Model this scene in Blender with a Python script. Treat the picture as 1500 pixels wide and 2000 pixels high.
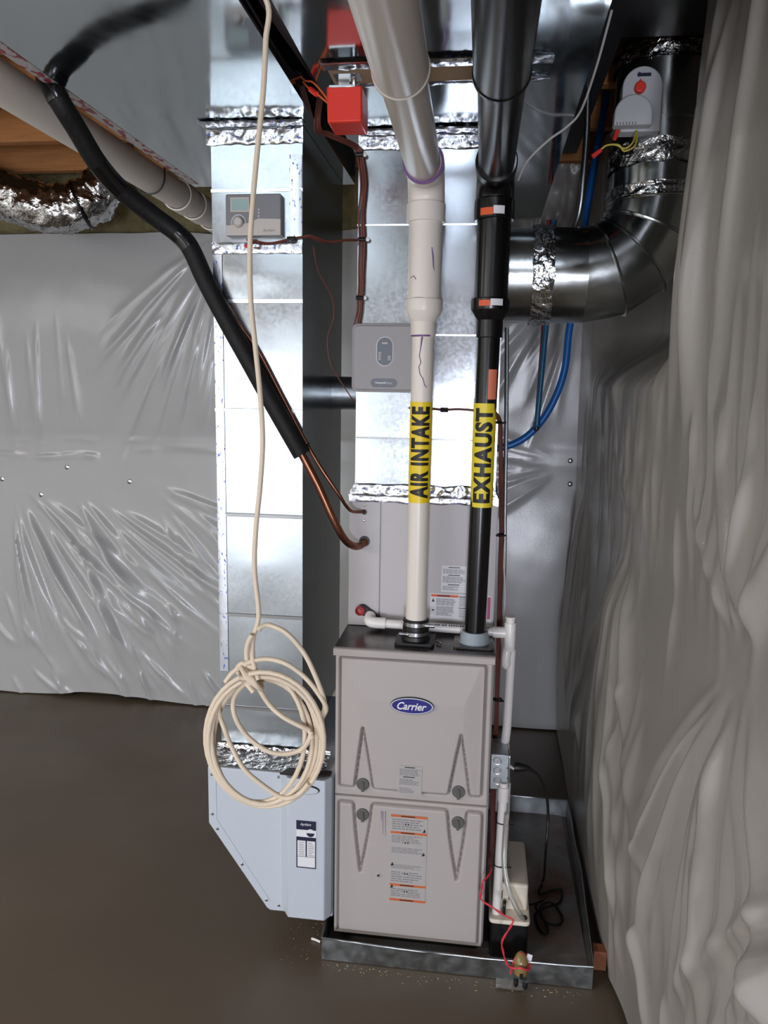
import bpy, bmesh, math, random
import numpy as np
from mathutils import Vector, Matrix, noise
random.seed(7)
for o in list(bpy.data.objects): bpy.data.objects.remove(o)
SC = bpy.context.scene
COL = SC.collection
PI = math.pi

# ------------------------------------------------------------------ camera
FPX = 1500.0
YAW, PITCH, ROLL = math.radians(7.23), math.radians(9.16), math.radians(.98)
CAM = Vector((.391, -2.034, 1.659))
_fw = Vector((-math.sin(YAW)*math.cos(PITCH), math.cos(YAW)*math.cos(PITCH), -math.sin(PITCH)))
_rt0 = Vector((math.cos(YAW), math.sin(YAW), 0)); _up0 = _rt0.cross(_fw)
_rt = math.cos(ROLL)*_rt0 + math.sin(ROLL)*_up0
_up = -math.sin(ROLL)*_rt0 + math.cos(ROLL)*_up0
cd = bpy.data.cameras.new('camera'); cam = bpy.data.objects.new('camera', cd); COL.objects.link(cam)
cd.sensor_fit = 'VERTICAL'; cd.sensor_height = 36; cd.lens = 36*FPX/2000; cd.clip_start = .02
cam.matrix_world = Matrix(((_rt.x, _up.x, -_fw.x, CAM.x), (_rt.y, _up.y, -_fw.y, CAM.y), (_rt.z, _up.z, -_fw.z, CAM.z), (0, 0, 0, 1)))
SC.camera = cam

def at(px, py, x=None, y=None, z=None):
    """the point of the place seen at a pixel of the photograph, on a given plane"""
    d = _fw + _rt*((px-750)/FPX) - _up*((py-1000)/FPX)
    t = (x-CAM.x)/d.x if x is not None else (y-CAM.y)/d.y if y is not None else (z-CAM.z)/d.z
    return CAM + d*t

# ------------------------------------------------------------------ light and exposure
SC.view_settings.view_transform = 'Standard'; SC.view_settings.look = 'None'
SC.view_settings.gamma = 1; SC.view_settings.use_curve_mapping = False
SC.view_settings.exposure = 0.42
w = bpy.data.worlds.new('world'); SC.world = w; w.use_nodes = True
w.node_tree.nodes['Background'].inputs[0].default_value = (.75, .85, 1, 1)
w.node_tree.nodes['Background'].inputs[1].default_value = 1.0
def area(name, loc, target, sx, sy, power, col):
    l = bpy.data.lights.new(name, 'AREA'); l.shape = 'RECTANGLE'; l.size = sx; l.size_y = sy; l.energy = power; l.color = col
    o = bpy.data.objects.new(name, l); COL.objects.link(o); o.location = loc
    o.rotation_euler = (Vector(target)-Vector(loc)).to_track_quat('-Z', 'Y').to_euler(); return o
ROOM_Y0, ROOM_X0, CEIL = -5.6, -4.2, 2.86
area('patio_door_daylight', (-2.1, ROOM_Y0+.03, 1.06), (-2.1, 0, 1.06), 2.3, 1.96, 42, (.93, .97, 1))
area('front_window_daylight', (.58, ROOM_Y0+.03, .78), (.58, 0, .78),   .46, .94, 78, (.84, .87, 1))
FILL_LAMPS = [(-2.75, -4.3), (-2.75, -2.9), (-3.2, -1.2)]  # unseen ceiling lights, added as general fill
for i_, (lx_, ly_) in enumerate(FILL_LAMPS): area('fill_light_glow', (lx_, ly_, 2.50), (lx_, ly_, 0), 1.1, .28, (60, 48, 24)[i_], (1, .98, .95))

# ------------------------------------------------------------------ materials
def lin(r, g, b):
    f = lambda c: (c/255)/12.92 if c <= 10 else (((c/255)+.055)/1.055)**2.4
    return (f(r), f(g), f(b), 1)
M = {}
def mat(name, rgb, rough=.5, metal=0., spec=.5, bump=None, vary=None, rvary=None, coat=0, trans=0, aniso=0):
    """bump=(scale,strength,stretch) vary=(scale,amount,rgb2) rvary=(scale,amount)"""
    m = bpy.data.materials.new(name); m.use_nodes = True; nt = m.node_tree; n = nt.nodes; L = nt.links
    p = n['Principled BSDF']; c = lin(*rgb)
    p.inputs['Base Color'].default_value = c; p.inputs['Roughness'].default_value = rough
    p.inputs['Metallic'].default_value = metal; p.inputs['Specular IOR Level'].default_value = spec
    if coat: p.inputs['Coat Weight'].default_value = coat; p.inputs['Coat Roughness'].default_value = .15
    if trans: p.inputs['Transmission Weight'].default_value = trans
    if aniso: p.inputs['Anisotropic'].default_value = aniso
    tc = n.new('ShaderNodeTexCoord')
    def tex(scale, detail=3, stretch=(1, 1, 1)):
        mp = n.new('ShaderNodeMapping'); mp.inputs['Scale'].default_value = stretch
        L.new(tc.outputs['Object'], mp.inputs[0]); t = n.new('ShaderNodeTexNoise'); t.inputs['Scale'].default_value = scale
        t.inputs['Detail'].default_value = detail; L.new(mp.outputs[0], t.inputs['Vector']); return t
    if vary:
        t = tex(vary[0], 5, vary[3] if len(vary) > 3 else (1, 1, 1)); r = n.new('ShaderNodeValToRGB')
        r.color_ramp.elements[0].position = .35; r.color_ramp.elements[1].position = .7
        r.color_ramp.elements[0].color = c; r.color_ramp.elements[1].color = lin(*vary[2])
        mx = n.new('ShaderNodeMix'); mx.data_type = 'RGBA'; mx.inputs[0].default_value = vary[1]
        mx.inputs[6].default_value = c; L.new(t.outputs[0], r.inputs[0]); L.new(r.outputs[0], mx.inputs[7])
        L.new(mx.outputs[2], p.inputs['Base Color'])
    if rvary:
        t = tex(rvary[0], 4); mr = n.new('ShaderNodeMapRange')
        mr.inputs[1].default_value = .3; mr.inputs[2].default_value = .7
        mr.inputs[3].default_value = max(0, rough-rvary[1]); mr.inputs[4].default_value = rough+rvary[1]
        L.new(t.outputs[0], mr.inputs[0]); L.new(mr.outputs[0], p.inputs['Roughness'])
    if bump:
        t = tex(bump[0], 3, bump[2] if len(bump) > 2 else (1, 1, 1)); b = n.new('ShaderNodeBump')
        b.inputs['Strength'].default_value = bump[1]; b.inputs['Distance'].default_value = .01
        L.new(t.outputs[0], b.inputs['Height']); L.new(b.outputs[0], p.inputs['Normal'])
    M[name] = m; return m
def printed(name, base, ink, scale, thr, rough=.18, metal=1., stretch=(1, 1, 1), bump=(55, .5)):
    """foil tape with illegible coloured print"""
    m = mat(name, base, rough, metal, bump=bump); nt = m.node_tree; n = nt.nodes; L = nt.links; p = n['Principled BSDF']
    tc = n.new('ShaderNodeTexCoord'); mp = n.new('ShaderNodeMapping'); mp.inputs['Scale'].default_value = stretch
    L.new(tc.outputs['Object'], mp.inputs[0]); t = n.new('ShaderNodeTexNoise'); t.inputs['Scale'].default_value = scale
    t.inputs['Detail'].default_value = 2; L.new(mp.outputs[0], t.inputs['Vector'])
    g = n.new('ShaderNodeMath'); g.operation = 'GREATER_THAN'; g.inputs[1].default_value = thr; L.new(t.outputs[0], g.inputs[0])
    mx = n.new('ShaderNodeMix'); mx.data_type = 'RGBA'; mx.inputs[6].default_value = lin(*base); mx.inputs[7].default_value = lin(*ink)
    L.new(g.outputs[0], mx.inputs[0]); L.new(mx.outputs[2], p.inputs['Base Color'])
    s = n.new('ShaderNodeMath'); s.operation = 'SUBTRACT'; s.inputs[0].default_value = metal; L.new(g.outputs[0], s.inputs[1])
    L.new(s.outputs[0], p.inputs['Metallic']); return m
mat('concrete', (96, 84, 71), .4, spec=.45, vary=(1.3, .6, (80, 70, 59)), rvary=(2, .12), bump=(30, .06))
mat('foundation', (100, 95, 88), .8, vary=(3, .5, (80, 76, 70)), bump=(20, .3))
mat('plastic_sheet', (176, 177, 177), .2, spec=.5, bump=(260, .05), vary=(2, .3, (160, 160, 160)))
mat('plastic_sheet_shaded', (156, 152, 147), .27, spec=.5, bump=(260, .05), vary=(2, .3, (144, 140, 135)))  # same plastic as above, coloured darker for the dimmer right wall
mat('drywall', (205, 203, 198), .8)
mat('lumber', (176, 118, 66), .7, vary=(6, .6, (140, 88, 46), (1, 12, 12)), bump=(30, .1, (1, 8, 8)))
mat('osb', (120, 92, 62), .8, vary=(12, .7, (88, 66, 44)))
mat('fibreglass', (128, 118, 84), .95, vary=(20, .7, (96, 88, 60)), bump=(60, 1.))
mat('galvanized', (176, 182, 187), .22, 1., vary=(160, .25, (180, 186, 190)), rvary=(120, .03), bump=(7, .03))
mat('galvanized_mirror', (178, 186, 190), .1, 1., rvary=(8, .05), bump=(4, .05))
mat('galvanized_dull', (176, 182, 184), .38, 1., vary=(40, .5, (146, 152, 154)), rvary=(30, .1), bump=(14, .08))
mat('galvanized_rust', (150, 154, 154), .5, .5, vary=(5, .9, (116, 66, 38)), bump=(25, .15))
mat('round_duct_metal', (176, 180, 180), .2, 1., rvary=(12, .08), bump=(10, .06))
mat('dark_metal', (92, 88, 86), .25, .9, rvary=(10, .08))
printed('foil_tape', (212, 214, 218), (92, 112, 190), 75, .65, rough=.24, stretch=(1, 1, 1.6), bump=(40, .22))
printed('flat_tape', (206, 210, 216), (84, 104, 196), 90, .64, rough=.3, stretch=(1.6, 1, .7), bump=(20, .05))
printed('foil_tape_red', (196, 190, 190), (150, 40, 60), 45, .55, rough=.4, metal=.5, stretch=(1, .5, 1))
mat('foil', (210, 212, 214), .16, 1., bump=(45, .9))
mat('flex_foil', (200, 202, 204), .18, 1., bump=(28, 1.))
mat('furnace_paint', (172, 165, 162), .42, spec=.4, bump=(900, .02))
mat('coil_paint', (186, 182, 184), .45, spec=.4)
mat('white_paint', (188, 196, 205), .4, spec=.4)
mat('pvc', (226, 218, 208), .32, spec=.45)
mat('pvc_bright', (236, 232, 228), .3)
mat('pvc_grey', (205, 196, 184), .3, spec=.5)
mat('abs', (9, 8, 9), .25, spec=.38)
mat('black_foam', (18, 18, 19), .6, spec=.3, bump=(120, .15))
mat('black_rubber', (14, 14, 14), .45)
mat('black_plastic', (20, 20, 21), .4)
mat('black_tape', (14, 14, 15), .2)
mat('copper', (146, 98, 78), .32, 1., vary=(30, .6, (104, 66, 50)))
mat('steel', (190, 192, 194), .25, 1.)
mat('emt', (150, 155, 158), .35, 1.)
mat('cable_beige', (212, 196, 174), .5)
mat('yellow', (236, 204, 32), .4); mat('ink', (14, 13, 12), .5); mat('ink_grey', (120, 120, 124), .6)
mat('yellow_exhaust', (226, 205, 40), .4)
mat('primer_purple', (112, 72, 128), .4)
mat('orange', (222, 88, 38), .5); mat('paper', (222, 222, 226), .6); mat('paper_grey', (168, 164, 162), .6)
mat('orange_faded', (216, 122, 92), .5)
mat('print_orange', (196, 96, 44), .6)
mat('navy', (20, 24, 56), .5); mat('badge_blue', (38, 38, 120), .25); mat('badge_silver', (214, 214, 226), .25, .3)
mat('red_plastic', (226, 52, 34), .4); mat('red_knob', (236, 60, 48), .4); mat('cap_red', (176, 62, 66), .4)
mat('orange_wire', (222, 108, 50), .5); mat('yellow_wire', (196, 178, 60), .5); mat('red_wire', (206, 44, 62), .45)
mat('brown_wire', (104, 52, 42), .45, vary=(40, .5, (80, 38, 32)))
mat('white_wire', (214, 208, 204), .5)
mat('blue_pex', (22, 104, 186), .35); mat('teal_pex', (28, 92, 130), .35); mat('red_pex', (150, 36, 48), .35)
mat('control_grey', (150, 146, 148), .5); mat('control_dark', (94, 100, 110), .4)
mat('humid_grey', (122, 122, 126), .45); mat('humid_beige', (190, 182, 176), .5); mat('lcd', (142, 168, 164), .25)
mat('device_grey', (196, 198, 202), .5)
mat('knob_grey', (86, 84, 82), .45)
mat('pump_beige', (226, 216, 200), .45)
mat('rubber_grey', (150, 162, 170), .5)
mat('clear_tube', (222, 222, 216), .12, trans=.75)
mat('sensor_amber', (150, 128, 80), .25, trans=.2)
mat('glass', (235, 240, 245), .02, trans=1)
mat('frame_white', (225, 225, 225), .4)
mat('cardboard', (176, 146, 118), .8)
mat('wood_red', (120, 66, 40), .7, vary=(6, .6, (150, 100, 60)))
mat('debris', (190, 160, 120), .8)
mat('galv_band', (214, 218, 222), .28, 1.)

# ------------------------------------------------------------------ mesh builder
ORG = {}
class MB:
    def __init__(s): s.v = []; s.f = []; s.m = []
    def add(s, vs, fs, m=0):
        b = len(s.v); s.v += [tuple(v) for v in vs]
        for f in fs: s.f.append(tuple(b+i for i in f)); s.m.append(m)
        return s
    def box(s, x0, x1, y0, y1, z0, z1, m=0):
        return s.add([(x0,y0,z0),(x1,y0,z0),(x1,y1,z0),(x0,y1,z0),(x0,y0,z1),(x1,y0,z1),(x1,y1,z1),(x0,y1,z1)],
              [(3,2,1,0),(4,5,6,7),(0,1,5,4),(1,2,6,5),(2,3,7,6),(3,0,4,7)], m)
    def prism(s, poly, y0, y1, m=0, axis='y'):
        n = len(poly); a = sum(poly[i][0]*poly[(i+1)%n][1]-poly[(i+1)%n][0]*poly[i][1] for i in range(n))
        if a < 0: poly = poly[::-1]
        def P(p, t): return (p[0], t, p[1]) if axis == 'y' else (t, p[0], p[1]) if axis == 'x' else (p[0], p[1], t)
        vs = [P(p, y0) for p in poly]+[P(p, y1) for p in poly]
        fs = [tuple(range(n)), tuple(range(2*n-1, n-1, -1))]+[(i, n+i, n+(i+1)%n, (i+1)%n) for i in range(n)]
        if axis != 'y': fs = [tuple(reversed(f)) for f in fs]
        return s.add(vs, fs, m)
    def tube(s, pts, r, n=10, m=0, cap=True, closed=False):
        pts = [Vector(p) for p in pts]; N = len(pts)
        rr = r if isinstance(r, (list, tuple)) else [r]*N
        T = []
        for i in range(N):
            a = pts[max(0, i-1)]; b = pts[min(N-1, i+1)]; d = b-a
            T.append(d.normalized() if d.length > 1e-9 else Vector((0, 0, 1)))
        u = T[0].orthogonal().normalized(); vs = []
        for i in range(N):
            u = (u - T[i]*u.dot(T[i])); u = u.normalized() if u.length > 1e-6 else T[i].orthogonal().normalized()
            v = T[i].cross(u)
            for k in range(n):
                a = 2*PI*k/n; vs.append(pts[i]+(u*math.cos(a)+v*math.sin(a))*rr[i])
        fs = [(i*n+k, i*n+(k+1)%n, (i+1)*n+(k+1)%n, (i+1)*n+k) for i in range(N-1) for k in range(n)]
        if cap: fs += [tuple(range(n-1, -1, -1)), tuple((N-1)*n+k for k in range(n))]
        return s.add(vs, fs, m)
    def lathe(s, prof, o, axis=(0, 0, 1), n=24, m=0, cap=True):
        """prof: list of (distance along axis, radius)"""
        o = Vector(o); ax = Vector(axis).normalized()
        pts = [o+ax*t for t, r in prof]
        u = ax.orthogonal().normalized(); v = ax.cross(u); vs = []
        for (t, r), p in zip(prof, pts):
            for k in range(n):
                a = 2*PI*k/n; vs.append(p+(u*math.cos(a)+v*math.sin(a))*r)
        N = len(prof)
        fs = [(i*n+k, i*n+(k+1)%n, (i+1)*n+(k+1)%n, (i+1)*n+k) for i in range(N-1) for k in range(n)]
        if cap: fs += [tuple(range(n-1, -1, -1)), tuple((N-1)*n+k for k in range(n))]
        return s.add(vs, fs, m)
    def ring(s, o, axis, R, r, n=24, k=8, m=0, arc=2*PI, a0=0):
        ax = Vector(axis).normalized(); u = ax.orthogonal().normalized(); v = ax.cross(u); o = Vector(o)
        pts = [o+(u*math.cos(a0+arc*i/n)+v*math.sin(a0+arc*i/n))*R for i in range(n+1)]
        return s.tube(pts, r, k, m)
    def build(s, name, mats, parent=None, bevel=0., angle=35, label=None, seg=2):
        if isinstance(mats, str): mats = [mats]
        if parent is not None: org = ORG[parent]
        else:
            a = np.array(s.v); lo, hi = a.min(0), a.max(0); org = Vector(((lo[0]+hi[0])/2, (lo[1]+hi[1])/2, lo[2]))
        me = bpy.data.meshes.new(name)
        me.from_pydata([(x-org.x, y-org.y, z-org.z) for x, y, z in s.v], [], s.f)
        for k in mats: me.materials.append(M[k])
        me.polygons.foreach_set('material_index', s.m)
        me.polygons.foreach_set('use_smooth', [True]*len(s.f))
        me.update(); me.set_sharp_from_angle(angle=math.radians(angle))
        o = bpy.data.objects.new(name, me); COL.objects.link(o); ORG[o] = org
        if parent is not None: o.parent = parent
        else: o.location = org
        if bevel:
            b = o.modifiers.new('bevel', 'BEVEL'); b.width = bevel; b.segments = seg; b.limit_method = 'ANGLE'; b.harden_normals = False
        if label: o['label'] = label
        return o
def tag(o, label, cat, group=None):
    o['label'] = label; o['category'] = cat
    if group: o['group'] = group
    return o
def thing(name, label, cat, loc, group=None):
    o = bpy.data.objects.new(name, None); COL.objects.link(o); o.location = loc; o.empty_display_size = .05
    ORG[o] = Vector(loc); return tag(o, label, cat, group)
def struct(o): o['kind'] = 'structure'; return o
def smooth_path(P, n=8):
    P = [Vector(p) for p in P]; out = []
    for i in range(len(P)-1):
        p0 = P[max(i-1, 0)]; p1 = P[i]; p2 = P[i+1]; p3 = P[min(i+2, len(P)-1)]
        for k in range(n):
            t = k/n
            out.append(.5*((2*p1)+(p2-p0)*t+(2*p0-5*p1+4*p2-p3)*t*t+(3*p1-p0-3*p2+p3)*t**3))
    out.append(P[-1]); return out
def bx(*a): return MB().box(*a)
def grid(mb, P, nu, nv, m=0):
    vs = [P(i/nu, j/nv) for j in range(nv+1) for i in range(nu+1)]; W = nu+1
    fs = [(j*W+i, j*W+i+1, (j+1)*W+i+1, (j+1)*W+i) for j in range(nv) for i in range(nu)]
    return mb.add(vs, fs, m)
def text_flat(body, shear=0, offset=0., space=1.):
    cu = bpy.data.curves.new('t', 'FONT'); cu.body = body; cu.shear = shear; cu.offset = offset; cu.resolution_u = 3; cu.space_character = space
    o = bpy.data.objects.new('t', cu); COL.objects.link(o); bpy.context.view_layer.update()
    me = bpy.data.meshes.new_from_object(o.evaluated_get(bpy.context.evaluated_depsgraph_get()))
    bpy.data.objects.remove(o); bpy.data.curves.remove(cu)
    bm = bmesh.new(); bm.from_mesh(me); bpy.data.meshes.remove(me)
    x0 = min(v.co.x for v in bm.verts); x1 = max(v.co.x for v in bm.verts); y0 = min(v.co.y for v in bm.verts); y1 = max(v.co.y for v in bm.verts)
    for v in bm.verts: v.co = Vector(((v.co.x-x0)/(x1-x0), (v.co.y-y0)/(y1-y0), 0))
    return bm
def text_into(mb, body, f, m, shear=0, offset=0., cuts=0, space=1.):
    bm = text_flat(body, shear, offset, space); bmesh.ops.triangulate(bm, faces=bm.faces[:])
    for k in range(1, cuts):
        bmesh.ops.bisect_plane(bm, geom=bm.verts[:]+bm.edges[:]+bm.faces[:], plane_co=(0, k/cuts, 0), plane_no=(0, 1, 0))
    bm.verts.index_update()
    mb.add([f(v.co.x, v.co.y) for v in bm.verts], [[v.index for v in fc.verts] for fc in bm.faces], m); bm.free()
def plate(mb, x0, x1, z0, z1, y, m=0, t=.0006):
    """thin sticker lying on a face towards the room, its front at y"""
    return mb.box(x0, x1, y, y+t, z0, z1, m)
def lines(mb, x0, x1, z0, z1, y, n, m, fill=.45, seed=0):
    """rows of unreadable small print"""
    rd = random.Random(seed); h = (z1-z0)/n
    for i in range(n):
        zc = z1-(i+.5)*h; e = x1-(x1-x0)*rd.choice([0, 0, .05, .12, .3]); xx = x0
        while xx < e-1e-4:
            wd = min((x1-x0)*rd.uniform(.08, .22), e-xx); mb.box(xx, xx+wd, y, y+.0003, zc-h*fill/2, zc+h*fill/2, m); xx += wd+(x1-x0)*.025
def fbm(x, y, z=0): return noise.noise(Vector((x, y, z)))

# ================================================================== THE ROOM
FTOP = at(405.5, 1497, y=.012).z   # top of the filter cabinet
TRZ = 2.355       # underside of the trunk ducts
BACK = 1.62       # face of the plastic on the back wall
RW = .83          # face of the plastic on the right wall
fl = MB(); grid(fl, lambda u, v: (ROOM_X0+(1.2-ROOM_X0)*u, ROOM_Y0+(1.95-ROOM_Y0)*v, 0), 40, 40)
struct(fl.build('floor', 'concrete'))['label'] = 'smooth brown grey concrete basement floor'
# ceiling: subfloor with joists across
ce = struct(bx(ROOM_X0, 1.2, ROOM_Y0, 1.95, CEIL, CEIL+.03).build('ceiling', 'osb')); ce['label'] = 'underside of the floor above with joists'
for k in range(19):
    y = 1.40-.405*k
    if y > ROOM_Y0: bx(ROOM_X0, 1.2, y, y+.04, 2.6, CEIL).build('joist', 'lumber', ce, label='wooden ceiling joist')
# walls behind the camera, to enclose the place
wf = MB(); dx0, dx1, wx0, wx1 = -3.3, -.9, .3, .86
for a, b, c, d in ((ROOM_X0, dx0, 0, CEIL), (dx0, dx1, 2.13, CEIL), (dx1, wx0, 0, CEIL), (wx0, wx1, 0, .25), (wx0, wx1, 1.3, CEIL), (wx1, 1.2, 0, CEIL)): wf.box(a, b, ROOM_Y0-.2, ROOM_Y0, c, d)
struct(wf.build('wall_front', 'drywall'))
struct(bx(ROOM_X0-.2, ROOM_X0, ROOM_Y0, 1.95, 0, CEIL).build('wall_left', 'drywall'))
def glazing(name, x0, x1, z0, z1, xm):
    d = MB(); a, b = ROOM_Y0-.12, ROOM_Y0-.04
    for p in (x0, xm-.03, x1-.06): d.box(p, p+.06, a, b, z0, z1)
    d.box(x0, x1, a, b, z0, z0+.06); d.box(x0, x1, a, b, z1-.06, z1)
    o = struct(d.build(name, 'frame_white'))
    for p, q_ in ((x0+.06, xm-.03), (xm+.03, x1-.06)): bx(p, q_, ROOM_Y0-.085, ROOM_Y0-.08, z0+.06, z1-.06).build('pane', 'glass', o)
glazing('door_1', dx0, dx1, 0, 2.13, -2.1); glazing('window_1', wx0, wx1, .25, 1.3, .58)

# ---- plastic covered insulation: folds gathered at the fixing points
def ridged(n, p=2.2): return max(0., 1-abs(n)*2.2)**p
def sm(a, b, x):
    t = min(1, max(0, (x-a)/(b-a))); return t*t*(3-2*t)
def folds(U, V, L):
    """long soft creases; each is (u, v, direction, length, width, height, bend)"""
    H = np.zeros(U.shape)
    for u, v, th, ln, wd, am, bd in L:
        du, dv = U-u, V-v; c, sn = math.cos(th), math.sin(th)
        t = (du*c+dv*sn)/ln; k = (t > 0) & (t < 1)
        if not k.any(): continue
        tk = t[k]; d = -du[k]*sn+dv[k]*c-bd*ln*(tk-tk*tk)
        w_ = wd*(.35+.9*tk); env = np.clip(tk/.25, 0, 1)*np.clip((1-tk)/.45, 0, 1); env = env*env*(3-2*env)
        q = d/w_*(1 if bd > 0 else -1); H[k] += am*env*np.where(q > 0, np.exp(-(q/1.9)**1.4), np.exp(-(np.abs(q)/.75)**1.4))
    return H
def fan(rd, u, v, a0, a1, r0, l0, l1, w0, w1, am, n, bend=.12):
    out = []
    for k in range(n):
        a = a0+(a1-a0)*(k+rd.uniform(.1, .9))/n; r = rd.uniform(.3, 1)*r0
        out.append((u+r*math.cos(a), v+r*math.sin(a), a+rd.uniform(-.05, .05), rd.uniform(l0, l1), rd.uniform(w0, w1), am*rd.uniform(.45, 1.15), rd.uniform(-bend, bend)))
    return out
def lowfreq(U, V, s, seed, n=7):
    rd = random.Random(seed); H = np.zeros(U.shape)
    for k in range(n):
        a = rd.uniform(0, 2*PI); f = s*rd.uniform(.5, 1.6); H += np.sin((U*math.cos(a)+V*math.sin(a))*f+rd.uniform(0, 6.28))/n
    return H
def soften(H, n):
    for _ in range(n):
        P = np.pad(H, 1, mode='edge'); H = (P[1:-1, 1:-1]*2+P[:-2, 1:-1]+P[2:, 1:-1]+P[1:-1, :-2]+P[1:-1, 2:])/6
    return H
def sma(a, b, x):
    t = np.clip((x-a)/(b-a), 0, 1); return t*t*(3-2*t)
# back wall
wb = struct(bx(ROOM_X0, 1.3, BACK+.1, BACK+.3, 0, 2.36).build('wall_back', 'foundation')); wb['label'] = 'back foundation wall under white plastic sheeting'
rd = random.Random(31); FBk = []
FBk += fan(rd, -.80, 2.45, -2.45, -1.72, .62, .45, .85, .010, .022, .013, 15)
FBk += fan(rd, -.80, 2.42, -2.75, -2.1, .25, .3, .6, .010, .02, .007, 6)
FBk += fan(rd, -2.02, 1.22, -1.5, -.55, .40, .6, 1.25, .010, .022, .023, 21)
FBk += fan(rd, -1.72, 1.2, -1.35, -.5, .35, .6, 1.2, .010, .022, .021, 18)
FBk += fan(rd, -1.3, 1.2, -1.2, -.25, .3, .35, .7, .012, .02, .010, 8)
FBk += fan(rd, -.60, .35, 1.7, 2.6, .4, .3, .6, .012, .03, .010, 8)
for k in range(9): FBk.append((-2.25+.075*k+rd.uniform(-.02, .02), rd.uniform(1.75, 2.15), -PI/2+rd.uniform(-.06, .12), rd.uniform(.4, .8), rd.uniform(.012, .02), .010*rd.uniform(.4, 1), rd.uniform(-.06, .06)))
for k in range(22): FBk.append((rd.uniform(-2.2, -.6), 1.33+rd.uniform(-.05, .05), rd.uniform(-.12, .12), rd.uniform(.1, .35), rd.uniform(.006, .012), .006, 0))
for k in range(46): FBk.append((rd.uniform(-2.2, -.5), rd.uniform(.1, .6), rd.uniform(-1.5, -.7), rd.uniform(.15, .4), rd.uniform(.008, .016), .014, rd.uniform(-.3, .3)))
FBk += fan(rd, .80, 1.32, 2.75, 3.75, .2, .3, .7, .012, .03, .009, 12) + fan(rd, .85, 2.3, -2.4, -1.7, .3, .5, .9, .015, .03, .010, 8)
def back_h(x, z):
    x = np.atleast_1d(np.asarray(x, float)); z = np.atleast_1d(np.asarray(z, float))
    h = .030*np.sin(PI*np.clip((z-1.40)/.97, 0, 1))+.034*np.sin(PI*np.clip(z/1.32, 0, 1))+.010*lowfreq(x, z, 3.2, 5)
    h = h+folds(x, z, FBk)*1.0
    b = np.exp(-((z-1.36)/.04)**2); h = h*(1-.6*b)
    return h+.0016*lowfreq(x, z, 30, 8, 12)
xs = [ROOM_X0+.25*i for i in range(8)]+list(np.linspace(-2.25, .98, 430)); zs = list(np.linspace(.0, 2.37, 270))
U, V = np.meshgrid(np.array(xs), np.array(zs)); HB = soften(back_h(U, V), 1)
mb = MB(); vs = []
for j, z in enumerate(zs):
    for i_, x in enumerate(xs):
        zz = z+(.012+.016*fbm(x*2.2, 3, 1)+.02*sm(-1.9, -1.6, x)*(1-sm(-1.6, -1.0, x)))*(1-sm(0, .2, z))
        if j > 264: zz += .02*fbm(x*3, 9, 2)
        vs.append((x, BACK-float(HB[j, i_]), zz))
W = len(xs); mb.add(vs, [(j*W+i, j*W+i+1, (j+1)*W+i+1, (j+1)*W+i) for j in range(len(zs)-1) for i in range(W-1)])
mb.build('plastic_sheet', 'plastic_sheet', wb, angle=80, label='white plastic sheeting stretched in folds over the insulation')
bx(ROOM_X0, 1.3, BACK+.005, BACK+.1, .03, 2.36).build('insulation_blanket', 'fibreglass', wb)
for q in ((8, 935), (133, 912), (85, 965), (1114, 900), (1113, 945), (255, 940)):
    p = at(*q, y=BACK); yy = BACK-float(back_h(p.x, p.z)[0])
    MB().lathe([(0, .012), (.003, .012), (.005, .008), (.006, .003)], (p.x, yy+.001, p.z), (0, -1, 0), 14).build('fastener', 'steel', wb, label='round metal fixing cap')
# rim area above the wall
rm = MB()
def rimf(u, v):
    x = ROOM_X0+(1.3-ROOM_X0)*u; z = 2.36+.5*v
    return (x, BACK+.12-.10*math.sin(PI*v)**.5-.05*fbm(x*5, z*6, 1)-.02*fbm(x*17, z*17, 2), z)
grid(rm, rimf, 200, 20); rm.build('rim_insulation', 'fibreglass', wb, angle=80, label='yellow fibreglass packed above the wall')
mb = MB(); grid(mb, lambda u, v: (.42+.62*u, BACK-.05-.03*fbm(u*7, v*2, 3)-.012*ridged(fbm(u*16, v*3, 8)), 2.30+.36*v), 60, 20); mb.build('plastic_flap', 'plastic_sheet_shaded', wb, angle=80)
# right wall
wr = struct(bx(RW+.3, RW+.5, ROOM_Y0, BACK+.3, 0, CEIL).build('wall_right', 'foundation')); wr['label'] = 'right hand wall under loose plastic sheeting coloured darker for shade'
Q = [at(1230, 1045, x=RW), at(1442, 1290, x=RW), at(1150, 900, x=RW)]
rd = random.Random(77); FR = []
for k in range(26):     # long falls above the strap
    y_ = -1.25+2.3*(k+rd.uniform(0, 1))/26; FR.append((y_-.10, 2.62+rd.uniform(-.2, .1), -PI/2+rd.uniform(-.02, .16), rd.uniform(.9, 1.45), rd.uniform(.018, .038), .034*rd.uniform(.4, 1.1), rd.uniform(-.07, .07)))
for k in range(26):
    y_ = -1.25+2.4*(k+rd.uniform(0, 1))/26; FR.append((y_, rd.uniform(1.7, 2.2), -PI/2+rd.uniform(-.1, .25), rd.uniform(.35, .75), rd.uniform(.008, .018), .012*rd.uniform(.4, 1.1), rd.uniform(-.08, .08)))
FR += fan(rd, Q[0].y, Q[0].z, -2.2, -.9, .10, .6, 1.25, .016, .034, .030, 16) + fan(rd, Q[1].y, Q[1].z, -2.5, -.8, .10, .6, 1.3, .016, .036, .034, 20)
FR += fan(rd, Q[2].y, Q[2].z, -2.0, -1.0, .10, .5, 1.1, .012, .026, .018, 11) + fan(rd, -1.25, 1.22, -1.9, -.9, .12, .6, 1.2, .016, .034, .030, 9)
FR += fan(rd, Q[0].y, Q[0].z, .6, 2.2, .06, .25, .5, .010, .02, .014, 9) + fan(rd, Q[1].y, Q[1].z, .5, 2.3, .06, .25, .55, .010, .024, .018, 11)
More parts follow.
